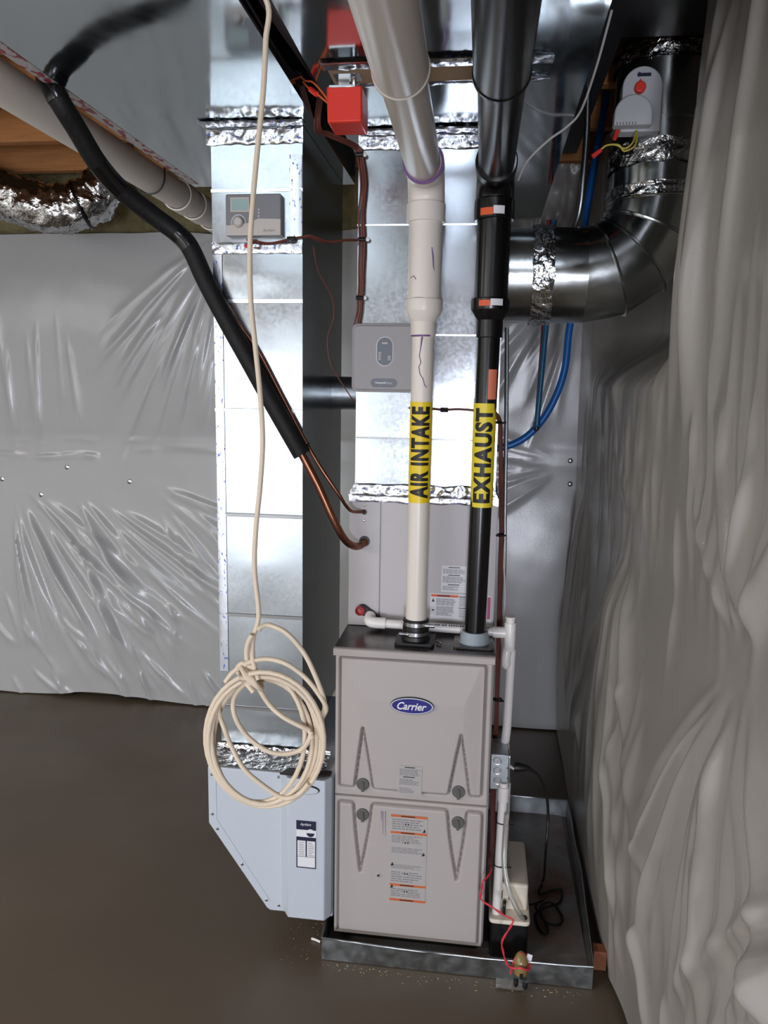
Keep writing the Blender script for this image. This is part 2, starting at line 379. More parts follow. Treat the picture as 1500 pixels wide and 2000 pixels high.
for k in range(30): y_ = -1.25+2.6*(k+rd.uniform(0, 1))/30; FR.append((y_, rd.uniform(1.45, 1.75), -PI/2+rd.uniform(-.2, .25), rd.uniform(.35, .6), rd.uniform(.010, .022), .016*rd.uniform(.4, 1.1), rd.uniform(-.1, .1)))
for k in range(26): FR.append((rd.uniform(-1.0, 1.3), rd.uniform(.35, 1.15), -PI/2+rd.uniform(-.35, .35), rd.uniform(.35, .7), rd.uniform(.014, .03), .022*rd.uniform(.4, 1), rd.uniform(-.2, .2)))
def right_h(y, z):
    """how far the sheet stands out into the room"""
    h = .012*np.sin(PI*np.clip((z-1.3)/1.4, 0, 1))+.028*np.sin(PI*np.clip(z/1.2, 0, 1))+.012*lowfreq(y, z, 3.0, 4)
    h = h+folds(y, z, FR)*.85+.030*(1-sma(.25, .95, z))*sma(-.25, .15, y)
    b = np.exp(-((z-1.24-.03*np.sin(y*4))/.05)**2); h = h*(1-.55*b)+.0014*lowfreq(y, z, 28, 3, 12)
    # soft pocket where the round duct presses into the blanket
    pk = sma(-.20, .10, y)*(1-sma(.85, 1.3, y))*sma(1.66, 1.88, z)
    return h*(1-.8*pk)-.22*pk
ys = list(np.linspace(-2.6, -1.3, 20))[:-1]+list(np.linspace(-1.3, BACK+.02, 440)); zs = list(np.linspace(0, 2.66, 320))
U, V = np.meshgrid(np.array(ys), np.array(zs)); HR = soften(right_h(U, V), 3)
mb = MB(); vs = []
for j, z in enumerate(zs):
    for i_, y in enumerate(ys):
        zz = z+(.02+.02*fbm(y*2.5, 5, 1))*(1-sm(0, .2, z))
        vs.append((RW-float(HR[j, i_]), y, zz))
W = len(ys); mb.add(vs, [(j*W+i+1, j*W+i, (j+1)*W+i, (j+1)*W+i+1) for j in range(len(zs)-1) for i in range(W-1)])
mb.build('plastic_sheet', 'plastic_sheet_shaded', wr, angle=80, label='loose plastic sheeting, coloured darker for shade, hanging in long folds')
bx(RW+.03, RW+.5, ROOM_Y0, -2.6, 0, CEIL).build('insulation_blanket', 'plastic_sheet_shaded', wr)

# ================================================================== DRAIN PAN
PX0, PX1, PY0, PY1, PH = -.022, .752, -.055, .84, .07
pan = thing('drain_pan', 'shallow galvanized drain pan on the floor under the furnace', 'drain pan', ((PX0+PX1)/2, .4, 0))
bx(PX0, PX1, PY0, PY1, .002, .006).build('pan_bottom', 'galvanized_rust', pan)
def panwall(pts, nm):
    (xa, ya), (xb, yb) = pts; n = 24; mb = MB()
    dx, dy = xb-xa, yb-ya; l = math.hypot(dx, dy); nx, ny = dy/l, -dx/l
    def f(o):
        def P(u, v):
            bow = .008*math.sin(PI*u)*v+.003*fbm(u*5, v*2, xa*7)*v
            return (xa+dx*u+nx*(bow+o), ya+dy*u+ny*(bow+o), .002+PH*v-.004*math.sin(PI*u)*v)
        return P
    grid(mb, f(0), n, 3); b = len(mb.v); grid(mb, f(-.0025), n, 3)
    for i in range(len(mb.f)-n*3, len(mb.f)): mb.f[i] = tuple(reversed(mb.f[i]))
    top = [3*(n+1)+i for i in range(n+1)]
    for i in range(n): mb.f.append((top[i], top[i+1], b+top[i+1], b+top[i])); mb.m.append(0)
    mb.tube([mb.v[t] for t in top], .0028, 6); mb.build(nm, 'galvanized_dull', pan, angle=60)
panwall(((PX0, PY0), (PX1, PY0)), 'pan_front'); panwall(((PX1, PY0), (PX1+.02, PY1)), 'pan_side')
panwall(((PX1+.02, PY1), (PX0, PY1)), 'pan_back'); panwall(((PX0, PY1), (PX0, PY0)), 'pan_side')

# ================================================================== FURNACE
FW, FB, FT, FD = .445, .05, .939, .75
SPL = .494
fur = thing('furnace', 'upright beige gas furnace with two embossed doors and blue oval badge', 'furnace', (FW/2, FD/2, .006))
mb = MB(); mb.box(0, .012, .018, FD, FB, FT-.012); mb.box(FW-.012, FW, .018, FD, FB, FT-.012); mb.box(.012, FW-.012, .03, FD, FB, FT-.012)
mb.build('cabinet', 'furnace_paint', fur, bevel=.002)
bx(.02, FW-.02, .05, FD-.03, .006, FB).build('base_rail', 'black_plastic', fur)
bx(-.002, FW+.002, .004, FD, FT-.012, FT-.001).build('top_panel', 'dark_metal', fur, bevel=.001)
mb = MB(); mb.prism([(-.012, FT-.02), (-.012, FT-.003), (-.008, FT+.001), (.006, FT+.001), (.006, FT-.02)], -.002, FW+.002, axis='x')
mb.build('top_trim', 'furnace_paint', fur, bevel=.0015)
def door(name, z0, z1, outline, hip):
    x0, x1 = .003, FW-.003; nx, nz = 190, int((z1-z0)/.0023)
    X, Z = np.meshgrid(np.linspace(x0, x1, nx+1), np.linspace(z0, z1, nz+1))
    n = len(outline); D = np.full(X.shape, 9.); inside = np.zeros(X.shape, bool)
    for i in range(n):
        (ax, az), (bx_, bz) = outline[i], outline[(i+1) % n]
        dx, dz = bx_-ax, bz-az; t = np.clip(((X-ax)*dx+(Z-az)*dz)/(dx*dx+dz*dz+1e-12), 0, 1)
        D = np.minimum(D, np.hypot(X-ax-t*dx, Z-az-t*dz))
        if abs(dz) > 1e-9:
            c = ((az > Z) != (bz > Z)) & (X < (bx_-ax)*(Z-az)/dz+ax); inside ^= c
    H = np.where(inside, .0035*np.clip(D/.006, 0, 1), 0.)
    if hip:
        dxm = np.minimum(X-outline[0][0], outline[-1][0]-X); H += np.where(inside, np.minimum(np.minimum(.13*np.clip(dxm, 0, 1), .05*np.clip(outline[0][1]-Z+.0, 0, 1)), .006), 0)
    H -= .012*np.exp(-(D/.003)**2)
    e = np.minimum(np.minimum(X-x0, x1-X), np.minimum(Z-z0, z1-Z)); H -= .004*(1-np.clip(e/.004, 0, 1))**2
    Y = .0-H
    mb = MB(); vs = list(zip(X.ravel().tolist(), Y.ravel().tolist(), Z.ravel().tolist())); Wd = nx+1
    mb.add(vs, [(j*Wd+i, j*Wd+i+1, (j+1)*Wd+i+1, (j+1)*Wd+i) for j in range(nz) for i in range(nx)])
    bl = [i for i in range(Wd)]+[j*Wd+nx for j in range(1, nz+1)]+[nz*Wd+i for i in range(nx-1, -1, -1)]+[j*Wd for j in range(nz-1, 0, -1)]
    b0 = len(mb.v); mb.v += [(mb.v[i][0], .0175, mb.v[i][2]) for i in bl]
    for k in range(len(bl)):
        k2 = (k+1) % len(bl); mb.f.append((bl[k2], bl[k], b0+k, b0+k2)); mb.m.append(0)
    return mb.build(name, 'furnace_paint', fur, angle=50)
def fp(px, py, y=0.): p = at(px, py, y=y); return (p.x, p.z)
def arc_corner(pts, rad, n=5):
    out = []; N = len(pts)
    for i in range(N):
        p = Vector(pts[i]); a = Vector(pts[i-1]); b = Vector(pts[(i+1) % N]); r = rad[i]
        if r <= 0: out.append(tuple(p)); continue
        d1 = (a-p).normalized(); d2 = (b-p).normalized(); r = min(r, (a-p).length*.45, (b-p).length*.45)
        for k in range(n+1):
            t = k/n; out.append(tuple((p+d1*r)*(1-t)**2+p*2*t*(1-t)+(p+d2*r)*t*t))
    return out
# upper door outline (x, z); the right neighbour of the outline goes down the left side first
zt, zb = .914, .524
kx1, kx2 = .078, .352      # knob centres
def notch(pl, pa, pr, n=3):
    (x0, z0), (xa, za_), (x1, z1) = fp(*pl), fp(*pa), fp(*pr); out = []
    for k in range(n+1): t = k/n; out.append((x0+(xa-x0)*t**1.25, z0+(za_-z0)*t))
    for k in range(1, n+1): t = 1-k/n; out.append((x1+(xa-x1)*t**1.25, z1+(za_-z1)*t))
    return out
nl, nr = notch((693, 1547), (709.5, 1419), (729, 1549)), notch((876, 1560), (901.5, 1433), (917, 1563))
up_pts = [(.017, zt), (.017, zb)]+[(nl[0][0], zb)]+nl[1:-1]+[(nl[-1][0], zb)]+[(nr[0][0], zb)]+nr[1:-1]+[(nr[-1][0], zb)]+[(.425, zb), (.425, zt)]
up_out = arc_corner(up_pts, [.012, .008, .010, .02, .02, .004, .02, .02, .010, .010, .02, .02, .004, .02, .02, .010, .010, .012])
dr1 = door('upper_door', SPL+.002, FT-.02, up_out, True)
lt = SPL-.018
ml, mr = notch((691, 1572), (704, 1701), (727, 1574)), notch((874, 1589), (892, 1718), (912, 1592))
lo_pts = [(.015, lt), (.015, .062), (.430, .062), (.430, lt)]+[(mr[-1][0], lt)]+mr[-2:0:-1]+[(mr[0][0], lt)]+[(ml[-1][0], lt)]+ml[-2:0:-1]+[(ml[0][0], lt)]
lo_out = arc_corner(lo_pts, [.01, .0, .0, .012]+[.012, .02, .02, .003, .02, .02, .012]*2)
dr2 = door('lower_door', FB+.002, SPL-.002, lo_out, False)
def knob(x, z, par, down=True):
    mb = MB(); mb.lathe([(-.006, .0185), (.0035, .0185), (.005, .0172), (.005, .006), (.0045, 0)], (x, -.0, z), (0, -1, 0), 28)
    mb.prism([(x-.002, z+.009), (x+.002, z+.009), (x+.0045, z-.010), (x+.004, z-.021), (x-.004, z-.021), (x-.0045, z-.010)], -.0085, -.003)
    mb.build('latch_knob', 'knob_grey', par, bevel=.001, label='dark grey quarter turn latch')
for px, py, par in ((709, 1531, dr1), (895.5, 1546, dr1), (708.5, 1590, dr2), (894.5, 1606, dr2)): knob(*fp(px, py), par)
# oval badge
bxc, bzc = fp(805.5, 1374.7)
mb = MB()
def oval(a, b, y0, y1, m): mb.prism([(bxc+a*math.cos(2*PI*k/40), bzc+b*math.sin(2*PI*k/40)) for k in range(40)], y0, y1, m)
oval(.0605, .0245, -.016, -.004, 0); oval(.0590, .0232, -.0166, -.016, 1); oval(.0560, .0207, -.0170, -.0166, 2)
text_into(mb, 'Carrier', lambda u, v: (bxc-.0410+.082*u, -.0174, bzc-.0115+.0225*v), 3, shear=.3, offset=.022)
mb.build('badge', ['ink', 'badge_silver', 'badge_blue', 'paper'], dr1, label='dark blue oval badge with white lettering')
# warning sticker on the upper door
x0, z1 = fp(779, 1491); x1, _ = fp(825, 1494); _, z0 = fp(802, 1549)
mb = MB(); plate(mb, x0, x1, z0, z1, -.0108, 0)
mb.box(x0+.018, x1-.02, -.0112, -.0108, z1-.006, z1-.0035, 1); lines(mb, x0+.004, x1-.004, z1-.03, z1-.009, -.0111, 6, 2, seed=3)
mb.box(x0+.014, x1-.02, -.0112, -.0108, z1-.035, z1-.0325, 1); lines(mb, x0+.004, x1-.008, z0+.03, z1-.039, -.0111, 6, 2, seed=5)
lines(mb, x0+.004, x1-.02, z0+.005, z0+.022, -.0111, 4, 2, seed=6)
mb.build('warning_label', ['paper_grey', 'ink', 'ink_grey'], dr1, label='small grey warning sticker')
# instruction sticker on the lower door
x0, z1 = fp(764, 1588.5); x1, _ = fp(835, 1595); _, z0 = fp(797, 1759)
mb = MB(); yl = -.0048; plate(mb, x0, x1, z0, z1, yl, 0); h = z1-z0
for t in (0, .19, .80, .975): mb.box(x0, x1, yl-.0004, yl, z1-h*(t+.025), z1-h*t, 1); mb.box(x0+.03, x1-.035, yl-.0006, yl-.0003, z1-h*(t+.018), z1-h*(t+.007), 2)
for k, (a, b) in enumerate(((.04, .17), (.23, .32), (.37, .44), (.57, .62), (.65, .78), (.85, .95))):
    lines(mb, x0+.004, x1-.012, z1-h*b, z1-h*a, yl-.0003, 5, 3, .4, seed=20+k)
for t in (.10, .31, .67, .88):
    mb.box(x0+.03, x0+.055, yl-.0007, yl-.0003, z1-h*(t+.022), z1-h*(t-.014), 0)
    for k in range(3): mb.box(x0+.034+.0075*k, x0+.038+.0075*k, yl-.001, yl-.0006, z1-h*(t+.012), z1-h*(t-.006), (3, 2, 2)[k])
for xx, t in ((x1-.008, .16), (x1-.009, .43), (x0+.006, .57), (x0+.006, .83)):
    mb.prism([(xx-.0045, z1-h*t-.006), (xx+.0045, z1-h*t-.004), (xx+.001, z1-h*t+.006)], yl-.001, yl-.0003, 2)
mb.build('instruction_label', ['paper_grey', 'print_orange', 'ink', 'ink_grey'], dr2, label='tall instruction sticker with orange bars')
mb = MB(); mb.lathe([(-.002, .008), (.0015, .008), (.002, .0055), (.0005, .0055)], (*[(lambda q: (q[0], -.0035, q[1]))(fp(739.5, 1708))][0],), (0, -1, 0), 18, 0)
p = fp(739.5, 1708); mb.box(p[0]-.003, p[0]+.003, -.0052, -.0045, p[1]-.003, p[1]+.003, 1)
mb.build('sight_glass', ['furnace_paint', 'ink'], dr2)
mb = MB()     # purple primer drips
for px, a, b in ((748, 1583, 1628), (753, 1583, 1632), (745, 1583, 1600)):
    q0 = fp(px, a); q1 = fp(px, b); mb.tube([(q0[0], -.0036, q0[1]), (q1[0], -.0036, q1[1])], [.0016, .0008], 6)
mat('primer_faint', (138, 122, 140), .4); mb.build('primer_drip', 'primer_faint', dr2, label='dried purple primer drips')
# vent collars on top of the furnace
WX, WY = .219, .10; BX, BY = .388, .105
mb = MB(); mb.prism(arc_corner([(WX-.056, WY-.056), (WX+.056, WY-.056), (WX+.056, WY+.05), (WX-.056, WY+.05)], [.01]*4), FT, FT+.008, 0, 'z')
mb.lathe([(0, .042), (.012, .040), (.014, .037), (.026, .037), (.028, .0385), (.044, .0385), (.046, .037), (.058, .037), (.06, .033)], (WX, WY, FT+.007), n=32)
cl = mb.build('vent_collar', 'black_rubber', fur, label='black rubber vent collar')
mb = MB()
for t in (.018, .046):
    mb.lathe([(0, .0385), (0, .0400), (.011, .0400), (.011, .0385)], (WX, WY, FT+.004+t), n=32, cap=False)
    mb.lathe([(0, .005), (.028, .005)], (WX+(.028 if t > .03 else -.045), WY-.033, FT+.009+t), (1, 0, 0), 8)
mb.build('hose_clamp', 'steel', cl, label='steel band clamps')
mb = MB(); mb.prism(arc_corner([(BX-.058, BY-.058), (BX+.054, BY-.058), (BX+.054, BY+.05), (BX-.058, BY+.05)], [.01]*4), FT, FT+.005, 1, 'z')
mb.lathe([(0, .045), (.006, .041), (.02, .041), (.026, .037), (.034, .036)], (BX, BY, FT+.004), n=32); mb.build('vent_collar', ['rubber_grey', 'dark_metal'], fur, label='grey rubber vent collar')
sp = at(857, 1258, z=FT); tag(MB().tube(smooth_path([sp+Vector((-.006, .008, .003)), sp+Vector((0, 0, .006)), sp+Vector((.006, -.008, .003))], 3), .003, 6).build('metal_clip', 'steel'), 'tiny bright metal scrap lying on the furnace top between both pipes', 'scrap')

# ================================================================== COIL CABINET
CY, CT = .213, 1.345
coil = thing('evaporator_coil_cabinet', 'grey evaporator coil cabinet standing on the furnace with two copper lines', 'coil cabinet', (FW/2, .48, FT))
CX1 = .443
bx(0, CX1, CY+.006, FD-.004, FT, CT).build('casing', 'coil_paint', coil)
hx = at(712, 1057, y=CY); lx = at(711.5, 1000, y=CY)
# narrow left panel with two real holes
def panel_with_holes(x0, x1, z0, z1, y0, y1, holes, name, m, par):
    bm = bmesh.new(); loops = [[(x0, z0), (x1, z0), (x1, z1), (x0, z1)]]
    for cx, cz, r in holes: loops.append([(cx+r*math.cos(2*PI*k/24), cz+r*math.sin(2*PI*k/24)) for k in range(24)])
    for lp in loops:
        vv = [bm.verts.new((a, y0, b)) for a, b in lp]
        for i in range(len(vv)): bm.edges.new((vv[i], vv[(i+1) % len(vv)]))
    bmesh.ops.triangle_fill(bm, edges=bm.edges[:], use_beauty=True, use_dissolve=False, normal=(0, -1, 0))
    g = bmesh.ops.extrude_face_region(bm, geom=bm.faces[:])
    for e in g['geom']:
        if isinstance(e, bmesh.types.BMVert): e.co.y = y1
    bmesh.ops.recalc_face_normals(bm, faces=bm.faces[:]); bm.verts.index_update()
    mb = MB(); mb.add([v.co[:] for v in bm.verts], [[v.index for v in f.verts] for f in bm.faces]); bm.free()
    return mb.build(name, m, par)
pl = panel_with_holes(.001, .0945, FT+.001, CT-.002, CY-.0, CY+.006, [(hx.x, hx.z, .0165), (lx.x, lx.z, .0085)], 'line_panel', 'coil_paint', coil)
mb = MB(); mb.lathe([(0, .0165), (.0055, .0165), (.0055, .0)], (hx.x, CY+.0058, hx.z), (0, -1, 0), 24); mb.build('grommet', 'black_rubber', coil)
MB().lathe([(0, .0085), (.0055, .0085), (.0055, 0)], (lx.x, CY+.0058, lx.z), (0, -1, 0), 20).build('grommet', 'black_rubber', coil)
for q in ((712.5, 986.5), (711.5, 1017)):
    p = at(*q, y=CY); MB().lathe([(0, .004), (.001, .004), (.002, .002)], (p.x, CY, p.z), (0, -1, 0), 12).build('screw', 'steel', coil)
bx(.0985, CX1-.001, FT+.001, CT, CT, CT)
mb = bx(.0985, CX1-.001, CY-.001, CY+.006, FT+.014, CT-.002); ap = mb.build('access_panel', 'coil_paint', coil, bevel=.0015)
# stickers
a = at(863, 1104, y=CY); b = at(910, 1158, y=CY); mb = MB(); y = CY-.0018
plate(mb, a.x, b.x, b.z, a.z, y, 0); hh = a.z-b.z
for t in (.05, .34, .70): mb.box(a.x+.02, b.x-.02, y-.0003, y, a.z-hh*(t+.03), a.z-hh*t, 1)
for k, (t0, t1) in enumerate(((.12, .3), (.40, .65), (.76, .93))): lines(mb, a.x+.004, b.x-(.004 if k < 2 else .022), a.z-hh*t1, a.z-hh*t0, y-.0003, 5, 2, seed=40+k)
mb.build('data_label', ['paper', 'ink', 'ink_grey'], ap, label='white printed sticker')
a = at(841, 1158, y=CY); b = at(958, 1217, y=CY); mb = MB(); y = CY-.0020
plate(mb, a.x, b.x, b.z, a.z, y, 0); ox = a.x+.083
mb.box(a.x+.002, ox, y-.0003, y, a.z-.010, a.z-.003, 1); mb.box(a.x+.022, ox-.024, y-.0005, y-.0002, a.z-.0082, a.z-.0048, 2)
for zz in (a.z-.006, a.z-.041): mb.box(ox+.002, ox+.035, y-.0003, y, zz-.0025, zz, 3)
lines(mb, a.x+.018, ox-.003, a.z-.036, a.z-.015, y-.0003, 5, 4, seed=50); lines(mb, a.x+.018, ox-.012, a.z-.068, a.z-.039, y-.0003, 7, 4, seed=51)
lines(mb, ox+.004, ox+.034, a.z-.038, a.z-.010, y-.0003, 8, 4, seed=52); lines(mb, ox+.004, ox+.034, a.z-.072, a.z-.046, y-.0003, 7, 4, seed=53)
mb.prism([(a.x+.004, a.z-.026), (a.x+.013, a.z-.026), (a.x+.0085, a.z-.015)], y-.0004, y, 2); mb.box(a.x+.005, a.x+.012, y-.0003, y, a.z-.054, a.z-.05, 2)
mb.box(b.x-.012, b.x-.002, y-.0003, y, b.z+.012, a.z-.004, 5)
mat('print_magenta', (168, 70, 110), .5)
mb.build('warning_label', ['paper', 'orange', 'ink', 'navy', 'ink_grey', 'print_magenta'], ap, label='white warning sticker with orange header')
# drain fitting: black oval plate and red cap
c = at(703, 1193, y=CY-.02); e = at(733, 1207, y=CY-.008)
mb = MB(); pts = []
for k in range(16): t = PI*.35+PI*k/15; pts.append((c.x+.017*math.cos(t)+.006, c.z+.017*math.sin(t)))
for k in range(10): t = -PI*.75+PI*k/9; pts.append((e.x+.010*math.cos(t)+.004, e.z+.008*math.sin(t)))
mb.prism(pts, CY-.012, CY); mb.build('drain_plate', 'black_plastic', coil, bevel=.002)
MB().lathe([(0, .0145), (.012, .0145), (.014, .013), (.010, .0105), (.004, .0095), (.004, .0055), (.010, .005), (.011, 0)], (c.x, CY-.012, c.z), (0, -1, 0), 24).build('drain_cap', 'cap_red', coil, label='red threaded drain cap')
# foil tape on the joint to the plenum
def tape(name, P, nu, nv, m, par, amp=.0016, seed=0, label=None, nrm=(0, -1, 0)):
    """crinkled tape: P(u,v) gives the surface; the foil stands off along nrm"""
    mb = MB(); N = Vector(nrm)
    def f(u, v):
        p = Vector(P(u, v)); d = .0008+amp*(.5+fbm(p.x*60+seed, p.y*60, p.z*60))+amp*.7*ridged(fbm(p.x*25+seed, p.z*30, p.y*25))
        e = min(u, 1-u, v, 1-v); d *= min(1, .25+e*9)
        return p+N*d
    grid(mb, f, nu, nv); return mb.build(name, m, par, angle=70, label=label)
tape('foil_tape', lambda u, v: (CX1*u, CY-.003, CT-.022+.020*v+.004*fbm(u*9, 1, 2)*(1-v)), 90, 6, 'foil_tape', coil, .0016, 3)
PLX0, PLX1 = .017, .432
tape('foil_tape', lambda u, v: ((PLX0*v-.003*(1-v))+(PLX1-.018*v-PLX0*v+.014)*u, CY-.004-.006*(1-v)*.5, CT-.002+(.034+.006*fbm(u*7, 3, 1))*v), 90, 10, 'foil_tape', coil, .004, 9, nrm=(0, -.8, .6))

# ================================================================== DUCTWORK
def sheet_section(x0, x1, z0, z1, y, par, name='duct_section', m='galvanized', back=None, dep=None, bulge=.0025, seed=0):
    mb = MB(); n = 14
    def f(u, v):
        cb = (1-abs(2*u-1))*(1-abs(2*v-1)); return (x0+(x1-x0)*u, y-bulge*cb-.0008*fbm(u*2.3+seed, v*2.3, seed)*min(1, 8*min(u, 1-u, v, 1-v)), z0+(z1-z0)*v)
    grid(mb, f, n, n); d = dep
    b = len(mb.v)
    mb.add([(x0, y, z0), (x1, y, z0), (x1, d, z0), (x0, d, z0), (x0, y, z1), (x1, y, z1), (x1, d, z1), (x0, d, z1)],
           [(3, 2, 1, 0), (4, 5, 6, 7), (1, 2, 6, 5), (2, 3, 7, 6), (3, 0, 4, 7)])
    return mb.build(name, m, par, angle=20)
# return drop
RX0, RX1, RY, RYB = -.379, -.122, .125, .725
ret = thing('return_air_drop', 'tall rectangular galvanized return duct standing on the white filter cabinet', 'duct', ((RX0+RX1)/2, .42, .50))
zj = [FTOP+.001, .684, .979, 1.284, 1.59, 1.895, 2.043, TRZ-.001]
for i in range(len(zj)-1):
    sheet_section(RX0, RX1, zj[i], zj[i+1], RY, ret, dep=RYB, seed=i*3.1)
for i, z in enumerate(zj[1:-1]):
    if i == 5: continue
    mb = MB(); mb.prism([(RY+.001, z-.007), (RY-.0028, z-.006), (RY-.004, z+.004), (RY+.001, z+.0055)], RX0-.001, RX1+.001, axis='x'); mb.build('seam', 'galv_band', ret)
z = 2.118; mb = MB(); mb.prism([(RY+.001, z+.066), (RY-.0028, z+.067), (RY-.004, z+.075), (RY+.001, z+.077)], RX0-.001, RX1+.001, axis='x'); mb.build('seam', 'galv_band', ret)
tape('foil_tape', lambda u, v: (RX0+(RX1-RX0)*u, RY-.004, 2.022+.03*v+.003*fbm(u*9, 2, 2)), 60, 6, 'foil_tape', ret, .0016, 1)
tape('foil_tape', lambda u, v: (RX0+.001+.026*u, RY-.003, .80+1.22*v), 4, 120, 'flat_tape', ret, .0003, 5, label='vertical foil tape with blue print')
tape('foil_tape', lambda u, v: (RX1-.036+.035*u, RY-.003, 2.06+.22*v), 5, 30, 'flat_tape', ret, .0003, 7)
tape('foil_tape', lambda u, v: (RX0-.012+(RX1-RX0+.10)*u, .02+.10*min(1, v*1.6), FTOP+.003+.012*v+.022*max(0, v-.6)+.004*fbm(u*8, 4, 4)), 70, 14, 'foil', ret, .005, 15, label='crumpled foil tape')
tape('foil_tape', lambda u, v: (RX0-.012+(RX1-RX0+.014)*u, RY-.003, TRZ-.047+.042*v+.005*fbm(u*8, 6, 4)*(1-v)), 70, 10, 'foil_tape', ret, .004, 25)
# plenum
plen = thing('supply_plenum', 'galvanized supply plenum rising from the coil cabinet to the overhead trunk', 'duct', ((PLX0+PLX1)/2, .46, CT))
zj = [CT+.002, 1.514, 1.812, 2.114, TRZ-.001]
for i in range(4): sheet_section(PLX0, PLX1, zj[i], zj[i+1], CY+.003, plen, dep=.72, seed=50+i*3.7)
for z in zj[1:-1]:
    mb = MB(); mb.prism([(CY+.004, z-.003), (CY+.001, z-.0025), (CY+.0003, z+.0015), (CY+.004, z+.002)], PLX0-.001, PLX1+.001, axis='x'); mb.build('seam', 'galv_band', plen)
tape('foil_tape', lambda u, v: (PLX0+(PLX1-PLX0)*u, CY-.001, TRZ-.042+.040*v+.006*fbm(u*5, 6, 9)*(1-v)), 80, 10, 'foil_tape', plen, .003, 35)
# trunks: long boxes overhead that run from the plenum towards the room
def trunk(name, label, x0, x1, y1, seams, red):
    t = thing(name, label, 'duct', ((x0+x1)/2, -.9, TRZ)); ys = [-2.9]+seams+[y1]; zt = 2.565
    for i in range(len(ys)-1):
        mb = MB(); a, b = ys[i], ys[i+1]; n = 16
        def f(u, v, a=a, b=b, i=i):
            cb = (1-abs(2*u-1))*(1-abs(2*v-1)); return (x1+(x0-x1)*u, a+(b-a)*v, TRZ+.004*cb+.0012*fbm(u*2.4+i*5, v*2.4, x0*9)*min(1, 6*min(u, 1-u, v, 1-v)))
        grid(mb, f, n, n)
        mb.add([(x0, a, TRZ), (x1, a, TRZ), (x1, b, TRZ), (x0, b, TRZ), (x0, a, zt), (x1, a, zt), (x1, b, zt), (x0, b, zt)], [(4, 5, 6, 7), (0, 1, 5, 4), (1, 2, 6, 5), (2, 3, 7, 6), (3, 0, 4, 7)])
        mb.build('duct_section', 'galvanized_mirror', t, angle=20)
    for y in seams: bx(x0-.003, x1+.003, y-.006, y+.006, TRZ-.005, TRZ+.012).build('seam', 'galv_band', t)
    return t
tr = trunk('return_main_duct', 'wide flat galvanized return trunk overhead on the left', -.66, -.082, .74, [-2.0, -.80], True)
ts = trunk('supply_main_duct', 'wide flat galvanized supply trunk overhead above both vent pipes', -.022, .592, 1.30, [-2.0, -.98], False)
tape('foil_tape', lambda u, v: (-.664+.032*u, -2.4+3.1*v, TRZ), 4, 160, 'foil_tape_red', tr, .0010, 4, nrm=(0, 0, -1), label='tape with red print along the edge')
tape('foil_tape', lambda u, v: (-.664, -2.4+3.1*v, TRZ+.05*(1-u)), 4, 120, 'foil_tape_red', tr, .0010, 6, nrm=(-1, 0, 0))
tape('foil_tape', lambda u, v: (-.66+.575*u, -.835+.09*v, TRZ), 60, 8, 'foil_tape_red', tr, .0012, 8, nrm=(0, 0, -1), label='tape with red print across the trunk')
tape('foil_tape', lambda u, v: (RX0-.02+(RX1-RX0+.03)*u, RY-.052+.048*v, TRZ-.001), 60, 8, 'foil_tape', tr, .004, 45, nrm=(0, 0, -1))
tape('foil_tape', lambda u, v: (PLX0-.01+(PLX1-PLX0+.02)*u, CY-.05+.046*v, TRZ-.001), 60, 8, 'foil_tape', ts, .004, 46, nrm=(0, 0, -1))
yy = at(780, 145, z=TRZ).y
bx(.02, .42, yy-.045, yy+.035, TRZ-.004, TRZ-.0005).build('cardboard_strip', 'cardboard', ts, label='tan cardboard strip under the trunk')
tape('foil_tape', lambda u, v: (.01+.50*u, yy-.085+.04*v, TRZ-.004), 70, 6, 'foil_tape', ts, .003, 47, nrm=(0, 0, -1))
tape('foil_tape', lambda u, v: (.01+.50*u, yy+.035+.02*v, TRZ-.004), 70, 4, 'foil_tape', ts, .003, 48, nrm=(0, 0, -1))
# bypass between return drop and plenum
by = thing('bypass_duct', 'short dark round bypass duct between return drop and plenum', 'duct', (-.05, .6, 1.58))
MB().lathe([(-.001, .056), (.138, .056)], (RX1, .60, 1.64), (1, 0, 0), 32).build('pipe', 'galvanized_dull', by)
MB().lathe([(.108, .058), (.118, .0595), (.128, .058), (.1385, .061)], (RX1, .60, 1.64), (1, 0, 0), 32).build('tape_wrap', 'foil', by)

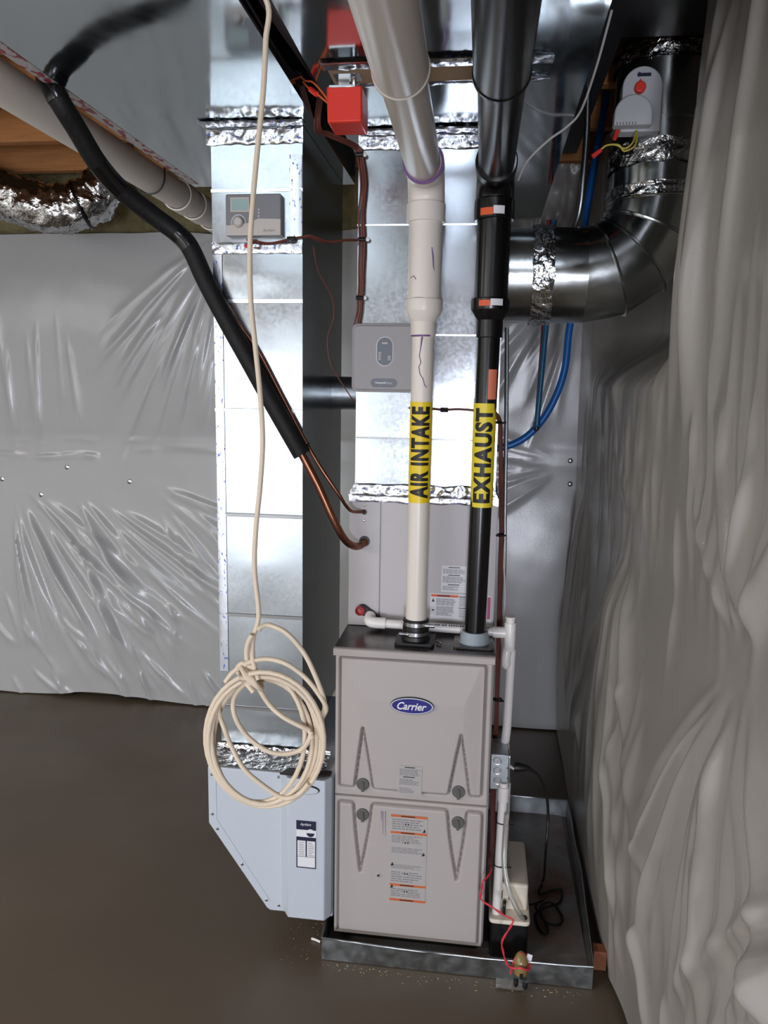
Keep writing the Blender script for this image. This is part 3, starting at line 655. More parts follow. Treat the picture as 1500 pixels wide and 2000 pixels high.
# round fresh air duct beside the right wall
DY, DR, DX, DZ = .40, .138, .868, 2.0
fad = thing('round_air_duct', 'shiny round metal duct with segmented elbow against the right wall plastic', 'duct', (DX, DY, 1.85))
BR = .20
def ringp(c, ax, r): return c, ax, r
MB().lathe([(0, DR), (DX-BR-PLX1-.01, DR)], (PLX1+.012, DY, DZ), (1, 0, 0), 40).build('horizontal_pipe', 'round_duct_metal', fad)
cc = Vector((DX-BR, DY, DZ+BR))
for k in range(4):
    a0, a1 = PI/2*k/4, PI/2*(k+1)/4; mb = MB(); vs = []; n = 40
    for a in (a0, a1):
        c = cc+Vector((math.sin(a)*BR, 0, -math.cos(a)*BR)); rad = Vector((math.sin(a), 0, -math.cos(a))); s = 1/math.cos(PI/16)
        for q in range(n): t = 2*PI*q/n; vs.append(c+rad*(DR*math.cos(t))+Vector((0, 1, 0))*(DR*math.sin(t)))
    mb.add(vs, [(q, (q+1) % n, n+(q+1) % n, n+q) for q in range(n)])
    g = mb.build('elbow_gore', 'round_duct_metal', fad)
    mb = MB(); c = cc+Vector((math.sin(a1)*BR, 0, -math.cos(a1)*BR)); rad = Vector((math.sin(a1), 0, -math.cos(a1)))
    mb.tube([c+rad*((DR+.002)*math.cos(2*PI*q/n))+Vector((0, 1, 0))*((DR+.002)*math.sin(2*PI*q/n)) for q in range(n+1)], .0045, 6)
    mb.build('crimp', 'round_duct_metal', g)
MB().lathe([(0, DR-.001), (.20, DR-.001), (.2, DR+.004), (.206, DR+.004), (.206, DR-.002), (.42, DR-.002)], (DX, DY, DZ+BR), (0, 0, 1), 44).build('vertical_pipe', 'round_duct_metal', fad)
def wrap(name, z0, z1, seed, par, m='foil', o=(DX, DY), amp=.004):
    mb = MB()
    def f(u, v):
        a = 2*PI*u; r = DR+.002+amp*(.5+fbm(math.cos(a)*5+seed, math.sin(a)*5, v*3))+amp*.6*ridged(fbm(math.cos(a)*9, math.sin(a)*9+seed, v*2))
        return (o[0]+r*math.cos(a), o[1]+r*math.sin(a), z0+(z1-z0)*v+.006*fbm(math.cos(a)*4, math.sin(a)*4, seed+v))
    grid(mb, f, 140, 8); mb.build(name, m, par, angle=70)
wrap('tape_wrap', 2.20, 2.235, 1, fad); wrap('tape_wrap', 2.285, 2.345, 4, fad); wrap('tape_wrap', 2.555, 2.60, 7, fad)
mb = MB()
def hw(u, v):
    a = 2*PI*u; r = DR+.002+.004*(.5+fbm(math.cos(a)*5+3, math.sin(a)*5, v*3))+.004*ridged(fbm(math.cos(a)*9, math.sin(a)*9+3, v*2))
    return (.515+.06*v+.006*fbm(math.cos(a)*4, math.sin(a)*4, v), DY+r*math.cos(a), DZ+r*math.sin(a))
grid(mb, hw, 140, 8); mb.build('tape_wrap', 'foil', fad, angle=70)

# ================================================================== FILTER CABINET
fy = .012
ftc = thing('filter_cabinet', 'white metal air filter cabinet with slanted lower corner beside the furnace', 'filter cabinet', (-.2, .3, .1))
def q(px, py, y=fy): p = at(px, py, y=y); return (p.x, p.z)
z_top = q(405, 1497)[1]
body = [q(405.5, 1497), q(407.5, 1607), q(521, 1773), q(528, 1778), q(549, 1780), (-.003, q(549, 1780)[1]), (-.003, z_top-.004)]
MB().prism(body, fy, .60).build('body', 'white_paint', ftc, bevel=.003)
seamp = [q(421, 1502), q(423, 1600), q(528, 1760)]
mb = MB(); mb.tube([(a, fy-.0004, b) for a, b in seamp], .0012, 6); mb.build('fold_line', 'white_paint', ftc)
for pq in ((413.5, 1512.5), (414.7, 1589.5), (424.7, 1618.6), (472.8, 1688), (520.3, 1757.8), (544.5, 1768), (544.2, 1517.5)):
    a, b = q(*pq); MB().lathe([(0, .0048), (.001, .0048), (.0025, .003)], (a, fy, b), (0, -1, 0), 12).build('screw', 'steel', ftc)
# bulged door
za = q(600, 1519, -.02)[1]; zb_ = q(600, 1795, -.03)[1]
xa, xb, xc, xd = q(549, 1650)[0], q(562, 1650, -.03)[0], q(634, 1650, -.03)[0], -.004
mb = MB(); mb.prism([(xa, fy+.001), (xb, -.032), (xc, -.032), (xd, -.006), (xd, fy+.001)], zb_, za, axis='z'); fdoor = mb.build('door', 'white_paint', ftc, bevel=.003)
hcx, hcz = q(597.5, 1542.5, -.034)
mb = MB(); mb.prism([(hcx+.040*math.cos(2*PI*k/32), hcz+.0145*math.sin(2*PI*k/32)) for k in range(32)], -.0335, -.0318, 0)
mb.prism([(hcx+.036*math.cos(2*PI*k/32), hcz-.002+.0115*math.sin(2*PI*k/32)) for k in range(32)], -.0342, -.0334, 1); mb.build('handle', ['ink', 'white_paint'], fdoor, label='oval handle recess')
# hanging wedge cover at the top
a = q(549, 1507, -.02); mb = MB(); mb.prism([(a[0], -.034), (a[0]+.11, -.036), (-.005, -.02), (-.005, .0), (a[0]+.02, .0)], a[1]-.002, a[1]+.004, axis='z'); mb.build('top_flange', 'dark_metal', ftc)
x0, z1 = q(578.5, 1602, -.034); x1, z0 = q(617, 1698, -.034); mb = MB(); y = -.0326
W_, H_ = x1-x0, z1-z0
plate(mb, x0-.003, x1+.003, z0-.003, z1+.003, y, 3); y -= .0004; plate(mb, x0, x1, z0, z1, y, 0); y -= .0004
mb.box(x0, x1, y, y+.0003, z1-H_*.34, z1-H_*.19, 1)
for (u0, u1, v0, v1) in ((.06, .47, .42, .75), (.54, .95, .42, .75), (.06, .95, .76, .975)): mb.box(x0+W_*u0, x0+W_*u1, y, y+.0003, z1-H_*v1, z1-H_*v0, 1)
for u0 in (.12, .6): lines(mb, x0+W_*u0, x0+W_*(u0+.3), z1-H_*.74, z1-H_*.44, y-.0003, 8, 2, .3, seed=int(u0*10))
mb.prism([(x0+W_*.72+W_*.2*math.cos(2*PI*k/24), z1-H_*.245+W_*.2*math.sin(2*PI*k/24)) for k in range(24)], y-.0003, y, 1)
mb.prism([(x0+W_*.72+W_*.2*math.cos(PI+PI*k/12), z1-H_*.25+W_*.2*math.sin(PI+PI*k/12)) for k in range(13)], y-.0006, y-.0002, 0)
text_into(mb, 'Aprilaire', lambda u, v: (x0+W_*(.2+.55*u), y-.0004, z1-H_*(.115-.07*v)), 1, shear=.25, offset=.01)
mb.build('filter_label', ['navy', 'paper', 'ink_grey', 'white_paint'], fdoor, label='navy and white filter record sticker')

# ================================================================== VENT PIPES
HZ = 2.215
def elbow_path(x, y, z0, zc, R, y_end, dx=0., n=12):
    pts = [Vector((x, y, z0)), Vector((x, y, zc-R))]
    for k in range(1, n+1):
        a = PI/2*k/n; pts.append(Vector((x, y-R*(1-math.cos(a)), zc-R+R*math.sin(a))))
    return pts
def pipe_label(name, text, cx, cy, r, z0, z1, par, mname, face, span, ccoff):
    mb = MB(); mb.lathe([(0, r), (0, r+.0007), (z1-z0, r+.0007), (z1-z0, r)], (cx, cy, z0), n=40, cap=False)
    rr = r+.0012; pad = (z1-z0)*.045
    def f(u, v):
        t = face+ccoff-span*(v-.5)*2      # letter tops point left
        return (cx+rr*math.sin(t), cy-rr*math.cos(t), z0+pad+(z1-z0-2*pad)*u)
    text_into(mb, text, f, 1, offset=.05, cuts=14, space=1.12)
    return mb.build(name, [mname, 'ink'], par, angle=40)
ap_ = thing('air_intake_pipe', 'off white plastic air intake pipe with yellow AIR INTAKE band', 'pipe', (WX, WY, FT+.02))
PR2, PR3 = .0302, .0445
p2 = MB().lathe([(0, PR2), (1.81-.985, PR2)], (WX, WY, .985), n=36).build('lower_pipe', 'pvc', ap_)
rd = MB().lathe([(0, .0335), (.002, .0345), (.040, .0345), (.066, .049), (.070, .050), (.098, .050), (.100, .0485)], (WX, WY, 1.797), n=36).build('reducer', 'pvc', ap_, angle=25)
p3 = MB().lathe([(0, PR3), (.22, PR3)], (WX, WY, 1.885), n=36).build('upright_pipe', 'pvc', ap_)
el = MB().lathe([(0, .0505), (.002, .0515), (.046, .0515), (.050, .0485)], (WX, WY, 2.094), n=36); R = .085
el.tube(elbow_path(WX, WY, 2.13, HZ, .07, 0), .0485, 36); el.lathe([(-.004, .0485), (0, .051), (.042, .051), (.044, .049)], (WX, WY-.07, HZ), (0, -1, 0), n=36)
el.build('elbow', 'pvc', ap_, angle=25)
yA = at(795, 185, z=HZ-.04).y
dxw = .012
def hpipe(par, x, y0, y1, r, m, name, dx=0, dz=0):
    return MB().tube([(x, y0, HZ), (x+dx, y1, HZ+dz)], r, 36).build(name, m, par)
hpipe(ap_, WX-.002, WY-.10, -2.7, PR3, 'pvc_grey', 'overhead_pipe', .03)
mb = MB(); mb.lathe([(0, .0455), (.001, .0528), (.010, .0528), (.012, .0508), (.58, .0508)], (WX+.004, yA, HZ), (.0115, -1, 0), 36); mb.build('overhead_coupling', 'pvc_grey', ap_, angle=25)
mb = MB(); mb.lathe([(0, .0490), (0, .0518), (.006, .0518), (.006, .0445)], (WX, WY-.112, HZ), (0, -1, 0), 36, cap=False); mb.build('primer_ring', 'primer_purple', ap_, label='purple primer stain at the elbow joint')
# purple primer marks that run down the pipe
def on_pipe(px, py, cx, cy, r):
    p = at(px, py, y=cy-r); t = max(-1, min(1, (p.x-cx)/r)); a = math.asin(t); return Vector((cx+(r+.0002)*math.sin(a), cy-(r+.0002)*math.cos(a), p.z))
mb = MB()
dr = [(825, 653), (823, 668), (821, 683), (819, 695), (822, 708), (818, 716), (820, 730), (826, 740), (829, 752), (833, 757)]
mb.tube([on_pipe(a, b, WX, WY, PR2) for a, b in dr], [.0030, .0022]+[.0013]*8, 6); mb.tube([on_pipe(a, 655, WX, WY, PR2+.002) for a in range(803, 842, 4)], .0034, 6)
mb.build('primer_run', 'primer_purple', p2, label='purple primer run')
mb = MB(); mb.tube([on_pipe(a, b, WX, WY, PR3) for a, b in ((843, 482), (845, 500), (846, 520), (848, 528))], [.0012, .0024, .0018, .0006], 6); mb.build('primer_run', 'primer_purple', p3); mb = MB()
mb.tube([on_pipe(a, b, WX, WY, PR3) for a, b in ((801, 541), (808, 538), (812, 545))], .0012, 6); mb.build('primer_run', 'primer_purple', p3); mb = MB()
mb.tube([on_pipe(a, 583-1.5*math.sin((a-800)*.1), WX, WY, PR3) for a in range(806, 858, 4)], .0022, 6); mb.build('primer_run', 'primer_faint', p3)
pipe_label('intake_band', 'AIR INTAKE', WX, WY, PR2, at(820, 983, y=WY-PR2).z, at(822, 785, y=WY-PR2).z, ap_, 'yellow', .06, math.radians(52), -.03).__setitem__('label', 'yellow band reading AIR INTAKE')

ep = thing('exhaust_pipe', 'black plastic exhaust pipe with yellow EXHAUST band', 'pipe', (BX, BY, FT+.02))
BX2 = BX+.011   # the pipe leans a little
def lean(z): return BX+(z-FT)/(2.1-FT)*.012
mb = MB(); mb.tube([(lean(.962), BY, .962), (lean(1.82), BY, 1.82)], PR2, 36); e2 = mb.build('lower_pipe', 'abs', ep)
mb = MB(); mb.lathe([(0, .0345), (.002, .0355), (.046, .0355), (.070, .050), (.074, .0515), (.100, .0515), (.102, .0500)], (lean(1.85), BY, 1.797), n=36); mb.build('reducer', 'abs', ep, angle=25)
mb = MB(); mb.lathe([(0, PR3), (.22, PR3)], (BX2, BY, 1.88), n=36); e3 = mb.build('upright_pipe', 'abs', ep)
el = MB().lathe([(0, .0505), (.002, .0525), (.050, .0525), (.054, .0495)], (BX2, BY, 2.098), n=36)
el.tube(elbow_path(BX2, BY, 2.14, HZ, .07, 0), .049, 36); el.lathe([(-.004, .0485), (0, .052), (.05, .052), (.052, .049)], (BX2, BY-.07, HZ), (0, -1, 0), n=36); el.build('elbow', 'abs', ep, angle=25)
hpipe(ep, BX2, BY-.10, -2.7, PR3, 'abs', 'overhead_pipe', .012)
yB = at(995, 188, z=HZ-.04).y
mb = MB(); mb.lathe([(0, .0455), (.001, .0528), (.010, .0528), (.012, .0508), (.9, .0508)], (BX2+.001, yB, HZ), (.004, -1, 0), 36); mb.build('overhead_coupling', 'abs', ep, angle=25)
pipe_label('exhaust_band', 'EXHAUST', lean(1.48), BY, PR2+.0004, at(945, 992, y=BY-PR2).z, at(950, 788, y=BY-PR2).z, ep, 'yellow_exhaust', .0, math.radians(48), -.05).__setitem__('label', 'yellow band reading EXHAUST')
def patch(name, cx, cy, r, a0, a1, z0, z1, m, par, lines_m=None):
    mb = MB(); grid(mb, lambda u, v: (cx+r*math.sin(a0+(a1-a0)*u), cy-r*math.cos(a0+(a1-a0)*u), z0+(z1-z0)*v), 10, 1)
    return mb.build(name, m, par, angle=40)
zc = at(968, 409, y=BY-.05).z
patch('sticker', BX2, BY, .0530, -.75, -.08, zc-.012, zc+.006, 'orange', ep); patch('sticker', BX2, BY, .0530, -.06, .50, zc-.010, zc+.010, 'paper', ep)
zc = at(968, 590, y=BY-.05).z
patch('sticker', lean(1.85), BY, .0520, -.62, -.02, zc-.009, zc+.006, 'orange', ep); patch('sticker', lean(1.85), BY, .0520, .0, .66, zc-.008, zc+.009, 'paper', ep)
patch('sticker', lean(1.68), BY, PR2+.0008, .12, 1.0, at(960, 780, y=BY).z, at(960, 722, y=BY).z, 'orange_faded', ep).__setitem__('label', 'faded orange sticker')

# ================================================================== CONTROLS
# zone control box on the plenum
a = at(687, 631, y=.175); b = at(804, 767, y=.175)
zc_ = thing('zone_control_panel', 'square grey zone control panel on the plenum behind the air intake pipe', 'control panel', (a.x+.1, .19, b.z))
hgt = a.z-b.z; xr = a.x+hgt*.98
def rrect(x0, x1, z0, z1, r): return arc_corner([(x0, z0), (x1, z0), (x1, z1), (x0, z1)], [r]*4, 6)
MB().prism(rrect(a.x, xr, b.z, a.z, .02), .180, CY+.003).build('base', 'control_grey', zc_, bevel=.003)
cv = MB().prism(rrect(a.x+.006, xr-.006, b.z+.006, a.z-.006, .016), .172, .1805).build('cover', 'control_grey', zc_, bevel=.003)
s1 = at(737, 659, y=.172); s2 = at(766, 714, y=.172); cxm = (s1.x+s2.x)/2
mb = MB(); hwid = (s2.x-s1.x)/2
def stadium(x0, x1, z0, z1):
    r = min(x1-x0, z1-z0)/2; pts = []
    if z1-z0 > x1-x0:
        for k in range(13): t = PI*k/12; pts.append((x0+r+r*math.cos(t), z1-r+r*math.sin(t)))
        for k in range(13): t = PI+PI*k/12; pts.append((x0+r+r*math.cos(t), z0+r+r*math.sin(t)))
    else:
        for k in range(13): t = -PI/2+PI*k/12; pts.append((x1-r+r*math.cos(t), z0+r+r*math.sin(t)))
        for k in range(13): t = PI/2+PI*k/12; pts.append((x0+r+r*math.cos(t), z0+r+r*math.sin(t)))
    return pts
mb.prism(stadium(s1.x-.0025, s2.x+.0025, s2.z-.0025, s1.z+.0025), .1708, .1725, 1); mb.prism(stadium(s1.x, s2.x, s2.z, s1.z), .1700, .1712, 0)
lines(mb, cxm-.008, cxm+.008, s1.z-.019, s1.z-.013, .1695, 1, 2, .8, 2); lines(mb, s1.x+.004, s1.x+.012, s2.z+.014, s2.z+.038, .1695, 5, 2, .6, 3); lines(mb, s2.x-.013, s2.x-.004, s2.z+.014, s2.z+.028, .1695, 4, 2, .6, 4)
mb.build('status_window', ['control_dark', 'device_grey', 'humid_beige'], cv, label='dark oval status window')
s1 = at(724, 739, y=.172); s2 = at(775, 757, y=.172); mb = MB(); mb.prism(stadium(s1.x, s2.x, s2.z, s1.z), .1705, .1725, 0)
text_into(mb, 'Honeywell', lambda u, v: (s1.x+(s2.x-s1.x)*(.18+.40*u), .1700, s2.z+(s1.z-s2.z)*(.32+.36*v)), 1, offset=.015); text_into(mb, 'Home', lambda u, v: (s1.x+(s2.x-s1.x)*(.62+.2*u), .1700, s2.z+(s1.z-s2.z)*(.36+.28*v)), 2)
mb.build('name_plate', ['control_dark', 'paper', 'device_grey'], cv)
# humidity control on the return drop
a = at(440, 379, y=.1); b = at(549, 461, y=.1)
hc = thing('humidity_control', 'grey and beige humidity control with dial and small screen on the return duct', 'humidistat', ((a.x+b.x)/2, .11, b.z))
MB().prism(rrect(a.x, b.x, b.z, a.z, .006), .1, RY).build('housing', 'humid_grey', hc, bevel=.003)
mb = MB(); zq = b.z+(a.z-b.z)*.36; mb.prism([(a.x+.0012, b.z+.002), (b.x-.0012, b.z+.002), (b.x-.0012, zq+.004), (a.x+(b.x-a.x)*.6, zq+.006), (a.x+(b.x-a.x)*.4, zq-.006), (a.x+.0012, zq-.012)], .0975, .101)
text_into(mb, 'Aprilaire', lambda u, v: (b.x-.050+.034*u, .0970, b.z+.009+.010*v), 1, shear=.2, offset=.0)
mb.build('lower_fascia', ['humid_beige', 'humid_grey'], hc)
s1 = at(450, 386, y=.098); s2 = at(487, 414, y=.098); mb = MB(); mb.box(s1.x, s2.x, .0965, .101, s2.z, s1.z, 0); mb.box(s1.x+.004, s2.x-.004, .0958, .097, s2.z+.004, s1.z-.004, 1); mb.build('screen', ['humid_beige', 'lcd'], hc, label='pale green display')
kc = at(465, 434, y=.095); mb = MB(); mb.ring((kc.x, .099, kc.z), (0, 1, 0), .020, .0013, 30, 6, 1); mb.lathe([(0, .0145), (.012, .0135), (.014, .011), (.012, .009)], (kc.x, .1, kc.z), (0, -1, 0), 28, 0)
mb.build('dial', ['humid_beige', 'paper'], hc)
mb = MB()
for k in range(3): p = at(505, 409+6.3*k, y=.098); mb.lathe([(0, .0022), (.002, .0018)], (p.x, .1, p.z), (0, -1, 0), 10)
mb.build('indicator_light', 'paper', hc)
# red damper actuator hung under the supply trunk
a = at(637, 168, y=-.24); b = at(706, 238, y=-.24)
act = thing('damper_actuator', 'bright red damper actuator box hanging below the supply trunk', 'actuator', ((a.x+b.x)/2, -.2, b.z))
tz = min(a.z, TRZ-.025); MB().prism([(a.x, tz), (b.x, tz), (b.x+.001, tz-.055), (b.x, b.z), (a.x+.003, b.z)], -.24, -.15).build('housing', 'red_plastic', act, bevel=.004)
MB().prism([(a.x+.006, tz-.004), (b.x-.014, tz-.004), (b.x-.014, tz+.002), (a.x+.006, tz+.002)], -.241, -.17).build('faceplate', 'steel', act, bevel=.001)
mb = MB(); mb.box(a.x+.02, a.x+.045, -.20, -.185, tz, TRZ-.001); mb.lathe([(0, .006), (.03, .006)], (a.x+.055, -.2, tz), (0, 0, 1), 10); mb.box(a.x+.01, b.x-.01, -.215, -.17, TRZ-.005, TRZ-.001); mb.build('bracket', 'steel', act)
mb = MB(); ow = [at(640, 195, y=-.2), at(625, 175, y=-.17), at(610, 160, y=-.14), at(597, 158, y=-.10), at(588, 150, y=-.06)]; mb.tube(smooth_path(ow), .0022, 8, 0)
ow = [at(641, 202, y=-.2), at(622, 186, y=-.17), at(606, 175, y=-.14), at(592, 160, y=-.08)]; mb.tube(smooth_path(ow), .0022, 8, 0); mb.tube([at(618, 184, y=-.17), at(606, 174, y=-.145)], .006, 8, 1); mb.build('wire', ['orange_wire', 'red_knob'], act, label='orange wires with connector')
# arch shaped fan control on the round duct
dvy = DY-DR-.012
a = at(1214, 262, y=dvy); 
dv = thing('fan_duct_control', 'grey arch topped duct control with red knob and yellow wires', 'control', (at(1255, 250, y=dvy).x, dvy, a.z))
def arch(x0, x1, z0, z1, n=16):
    r = (x1-x0)/2; return [(x0, z0), (x1, z0)]+[(x0+r+r*math.cos(PI*k/n), z1-r+r*math.sin(PI*k/n)) for k in range(n+1)]
x0, x1 = at(1214, 200, y=dvy).x, at(1292, 200, y=dvy).x; zt_ = at(1255, 130, y=dvy).z; zb2 = at(1255, 258, y=dvy).z
MB().prism(arch(x0, x1, zb2, zt_), dvy-.006, DY-DR+.03).build('back_plate', 'device_grey', dv, bevel=.003)
x2, x3 = at(1199, 225, y=dvy-.03).x, at(1264, 225, y=dvy-.03).x; za2 = at(1235, 190, y=dvy-.03).z; zb3 = at(1235, 247, y=dvy-.03).z
cvr = MB().prism(arch(x2, x3+.012, zb3, za2+.004), dvy-.045, dvy-.005).build('terminal_cover', 'device_grey', dv, bevel=.004)
mb = MB()
for k in range(7): xx = x2+.006+k*.008; mb.box(xx, xx+.003, dvy-.0455, dvy-.044, zb3+.001, zb3+.007)
mb.build('vent_slot', 'humid_grey', cvr)
kp = at(1250, 171, y=dvy-.012); mb = MB(); mb.lathe([(0, .0155), (.014, .0145), (.016, .012), (.016, 0)], (kp.x, dvy-.006, kp.z), (0, -1, 0), 20); mb.prism([(kp.x-.005, kp.z+.012), (kp.x+.005, kp.z+.012), (kp.x, kp.z+.021)], dvy-.018, dvy-.006); mb.build('knob', 'red_knob', dv, bevel=.001, label='red setting knob')
lp = at(1258, 146, y=dvy-.006); mb = MB(); mb.box(lp.x-.016, lp.x+.018, dvy-.0085, dvy-.0055, lp.z-.004, lp.z+.004); mb.lathe([(0, .005), (.006, .005)], (lp.x-.013, dvy-.006, lp.z), (0, -1, 0), 10); mb.build('logo_mark', 'navy', dv)
mb = MB()
for o in (0, 5): mb.tube(smooth_path([at(1243+o*.2, 255, y=dvy-.02), at(1236+o, 278+o, y=dvy-.05), at(1220, 290+o, y=dvy-.05), at(1203+o, 283, y=dvy-.05), at(1185, 284, y=dvy-.045), at(1172, 294, y=dvy-.04)]), .0024, 8, 0)
mb.tube([at(1174, 293, y=dvy-.04), at(1157, 306, y=dvy-.04)], [.005, .0065], 8, 1); mb.tube([at(1206, 256, y=dvy-.04), at(1200, 272, y=dvy-.05)], [.0065, .005], 8, 1); mb.build('wire', ['yellow_wire', 'red_knob'], dv, label='yellow wires with red connectors')

# ================================================================== REFRIGERANT LINES
ls = [Vector((-.694, -.13, 2.585)), Vector((-.694, -.135, 2.46)), at(92, 150, x=-.692), at(104, 174, y=-.185), at(122, 207, y=-.18), at(150, 252, y=-.14), at(190, 318, y=-.08), at(235, 370, y=-.02), at(295, 418, y=.04), at(345, 455, y=.075), at(372, 485, y=.08), at(400, 545, y=.085), at(435, 612, y=.09), at(480, 693, y=.092), at(535, 792, y=.093), at(590, 888, y=.094)]
su = thing('suction_line', 'thick black foam covered suction line slanting across the return duct to the coil', 'refrigerant line', ls[-1])
fo = MB().tube(smooth_path(ls, 6), .0255, 18).build('foam_sleeve', 'black_foam', su)
cs = [ls[-2]*.3+ls[-1]*.7, ls[-1], at(622, 950, y=.10), at(650, 1012, y=.11), at(672, 1052, y=.13), at(690, 1066, y=.16), at(703, 1066, y=.195), Vector((hx.x, CY+.006, hx.z-.002))]
MB().tube(smooth_path(cs, 8), .0112, 16).build('copper_pipe', 'copper', su, label='bare copper end of the line')
for k, (i0, i1, rr) in enumerate(((36, 42, .0262), (54, 60, .0262), (12, 22, .0275))):
    MB().tube(smooth_path(ls, 6)[i0:i1+1], rr, 18).build('tape_wrap', 'black_tape', fo, label='glossy black tape')
# loop of hanger strap/tape where it meets the trunk
ll = [at(440, 590, y=.105), at(470, 637, y=.112), at(507, 690, y=.114), at(555, 782, y=.116), at(600, 868, y=.11), at(632, 922, y=.11), at(662, 966, y=.12), at(678, 990, y=.14), at(690, 999, y=.17), Vector((lx.x, CY+.006, lx.z))]
lq = thing('liquid_line', 'thin bare copper liquid line running beside the black suction line', 'refrigerant line', ll[4])
MB().tube(smooth_path(ll, 8), .0052, 12).build('pipe', 'copper', lq)
mb = MB(); p = (ll[4]+ls[-1])/2; mb.ring(ll[4]-Vector((.0, 0, 0)), (.4, .1, -.7), .0068, .0022, 16, 6); mb.tube([ll[4]+Vector((0, -.006, 0)), ll[4]+Vector((.01, -.012, -.004))], .002, 6); mb.build('zip_tie', 'black_plastic', lq)

# ================================================================== CONDENSATE DRAIN
dp = thing('condensate_drain', 'white plastic condensate drain pipe with tee crossing the furnace top', 'drain pipe', (.3, .17, FT))
y0 = .168; A = at(723, 1212, y=y0); B = at(745, 1219, y=y0); Cc = at(970, 1243, y=y0); Tt = at(993, 1244, y=y0); zc = FT+.0165+.004
zz = max(zc, .957)
mb = MB(); mb.tube([(B.x-.01, y0, zz+.004), (Tt.x-.03, y0, zz-.004)], .01335, 20); hp = mb.build('horizontal_pipe', 'pvc_bright', dp)
mb = MB()
rdm = random.Random(4); xx = B.x+.012
while xx < .43: wd = rdm.uniform(.003, .007); mb.box(xx, xx+wd, y0-.0095, y0-.0085, zz+.0085, zz+.0125, 0); xx += wd+rdm.choice([.002, .002, .006])
mb.build('pipe_print', 'ink', hp, label='small black printed lettering')
e0 = Vector((A.x-.004, CY-.012, A.z+.006)); mb = MB(); mb.tube(smooth_path([e0, Vector((A.x-.004, y0+.012, A.z-.002)), Vector((A.x+.008, y0, zz+.005)), Vector((B.x+.012, y0, zz+.004))], 6), .0168, 20); mb.build('elbow', 'pvc_bright', dp)
tx = Tt.x+.004; mb = MB(); mb.lathe([(0, .0168), (.038, .0168)], (tx-.05, y0, zz-.004), (1, 0, 0), 20); mb.lathe([(-.052, .0165), (-.05, .0172), (.03, .0172), (.032, .0165)], (tx, y0, zz-.004), (0, 0, 1), 20); mb.lathe([(0, .0135), (.012, .0135), (.013, .015), (.018, .015)], (tx, y0, zz+.028), (0, 0, 1), 20); mb.build('tee', 'pvc_bright', dp, angle=30)
mb = MB(); mb.tube(smooth_path([(tx-.004, y0, zz-.05), (tx-.008, y0-.004, zz-.075), (tx-.008, y0-.004, zz-.105)], 5)+[Vector((tx-.008, y0-.004, zz-.114))], [.0138]*10+[.0125, .004], 18); mb.build('trap', 'pvc_bright', dp)
jt = at(985, 1448, y=y0); mb = MB(); mb.tube([(tx+.007, y0+.012, zz-.055), (tx+.004, y0+.01, .66), (tx-.008, y0, .50), (tx-.008, y0-.02, .40)], .0134, 18); mb.build('down_pipe', 'pvc_bright', dp)
p0 = at(983, 1546, y=.09); p1 = at(969, 1785, y=.055); lowp = thing('pump_inlet_pipe', 'white plastic pipe from the electrical box down into the pump', 'drain pipe', (p1.x, .06, p1.z))
MB().tube([p0+Vector((.0, 0, .03)), p0, p1], .0134, 18).build('pipe', 'pvc_bright', lowp)
MB().lathe([(0, .0165), (.002, .0172), (.045, .0172)], p0-Vector((0, 0, .028)), (0, 0, 1), 20).build('coupling', 'pvc_bright', lowp)
for py_ in (1605, 1688):
    t = (py_-1546)/(1785-1546); c = p0.lerp(p1, t); mb = MB(); mb.ring(c+Vector((.004, .004, 0)), (0, .05, 1), .019, .002, 26, 6); mb.tube([c+Vector((.020, -.008, 0)), c+Vector((.034, -.012, .003))], .0028, 6); mb.build('zip_tie', 'black_plastic', lowp)
# electrical box with switch
jx0, jx1 = FW+.003, FW+.062; jb_y = .09; zt2, zb4 = at(980, 1474, y=jb_y).z, at(980, 1543, y=jb_y).z
jb = thing('electrical_box', 'galvanized electrical switch box on the right side of the furnace', 'electrical box', ((jx0+jx1)/2, .14, zb4))
bx(jx0, jx1-.006, jb_y, jb_y+.105, zb4, zt2).build('box', 'galvanized_dull', jb, bevel=.002)
mb = MB(); mb.prism(arc_corner([(jb_y-.003, zb4-.004), (jb_y+.108, zb4-.004), (jb_y+.108, zt2+.004), (jb_y-.003, zt2+.004)], [.012]*4), jx1-.007, jx1-.002, axis='x'); mb.build('cover_plate', 'steel', jb, bevel=.002)
for py_ in (1486.5, 1505.5, 1525):
    p = at(971.5, py_, y=jb_y); mb = MB(); mb.ring((p.x, jb_y, p.z), (0, 1, 0), .0105, .0012, 22, 6); mb.lathe([(0, .0095), (.0008, .0095)], (p.x, jb_y, p.z), (0, -1, 0), 20); mb.build('knockout', 'steel', jb)
for py_ in (1500, 1520): p = at(991, py_, y=jb_y); MB().lathe([(0, .0022), (.0006, .0022)], (p.x, jb_y, p.z), (0, -1, 0), 8).build('screw_hole', 'ink', jb)
sz = (zt2+zb4)/2; mb = MB(); mb.tube([(jx1-.003, .135, sz), (jx1+.012, .128, sz-.006)], [.005, .0035], 10); mb.build('toggle', 'pvc_bright', jb, label='white switch toggle')
# metal conduit / strut behind the inlet pipe
mb = MB(); mb.box(jx1-.018, jx1+.006, .14, .19, .012, zb4-.002); tag(mb.build('metal_strut', 'galvanized_dull', None, bevel=.002), 'upright galvanized strut under the electrical box behind the white pipe', 'strut')

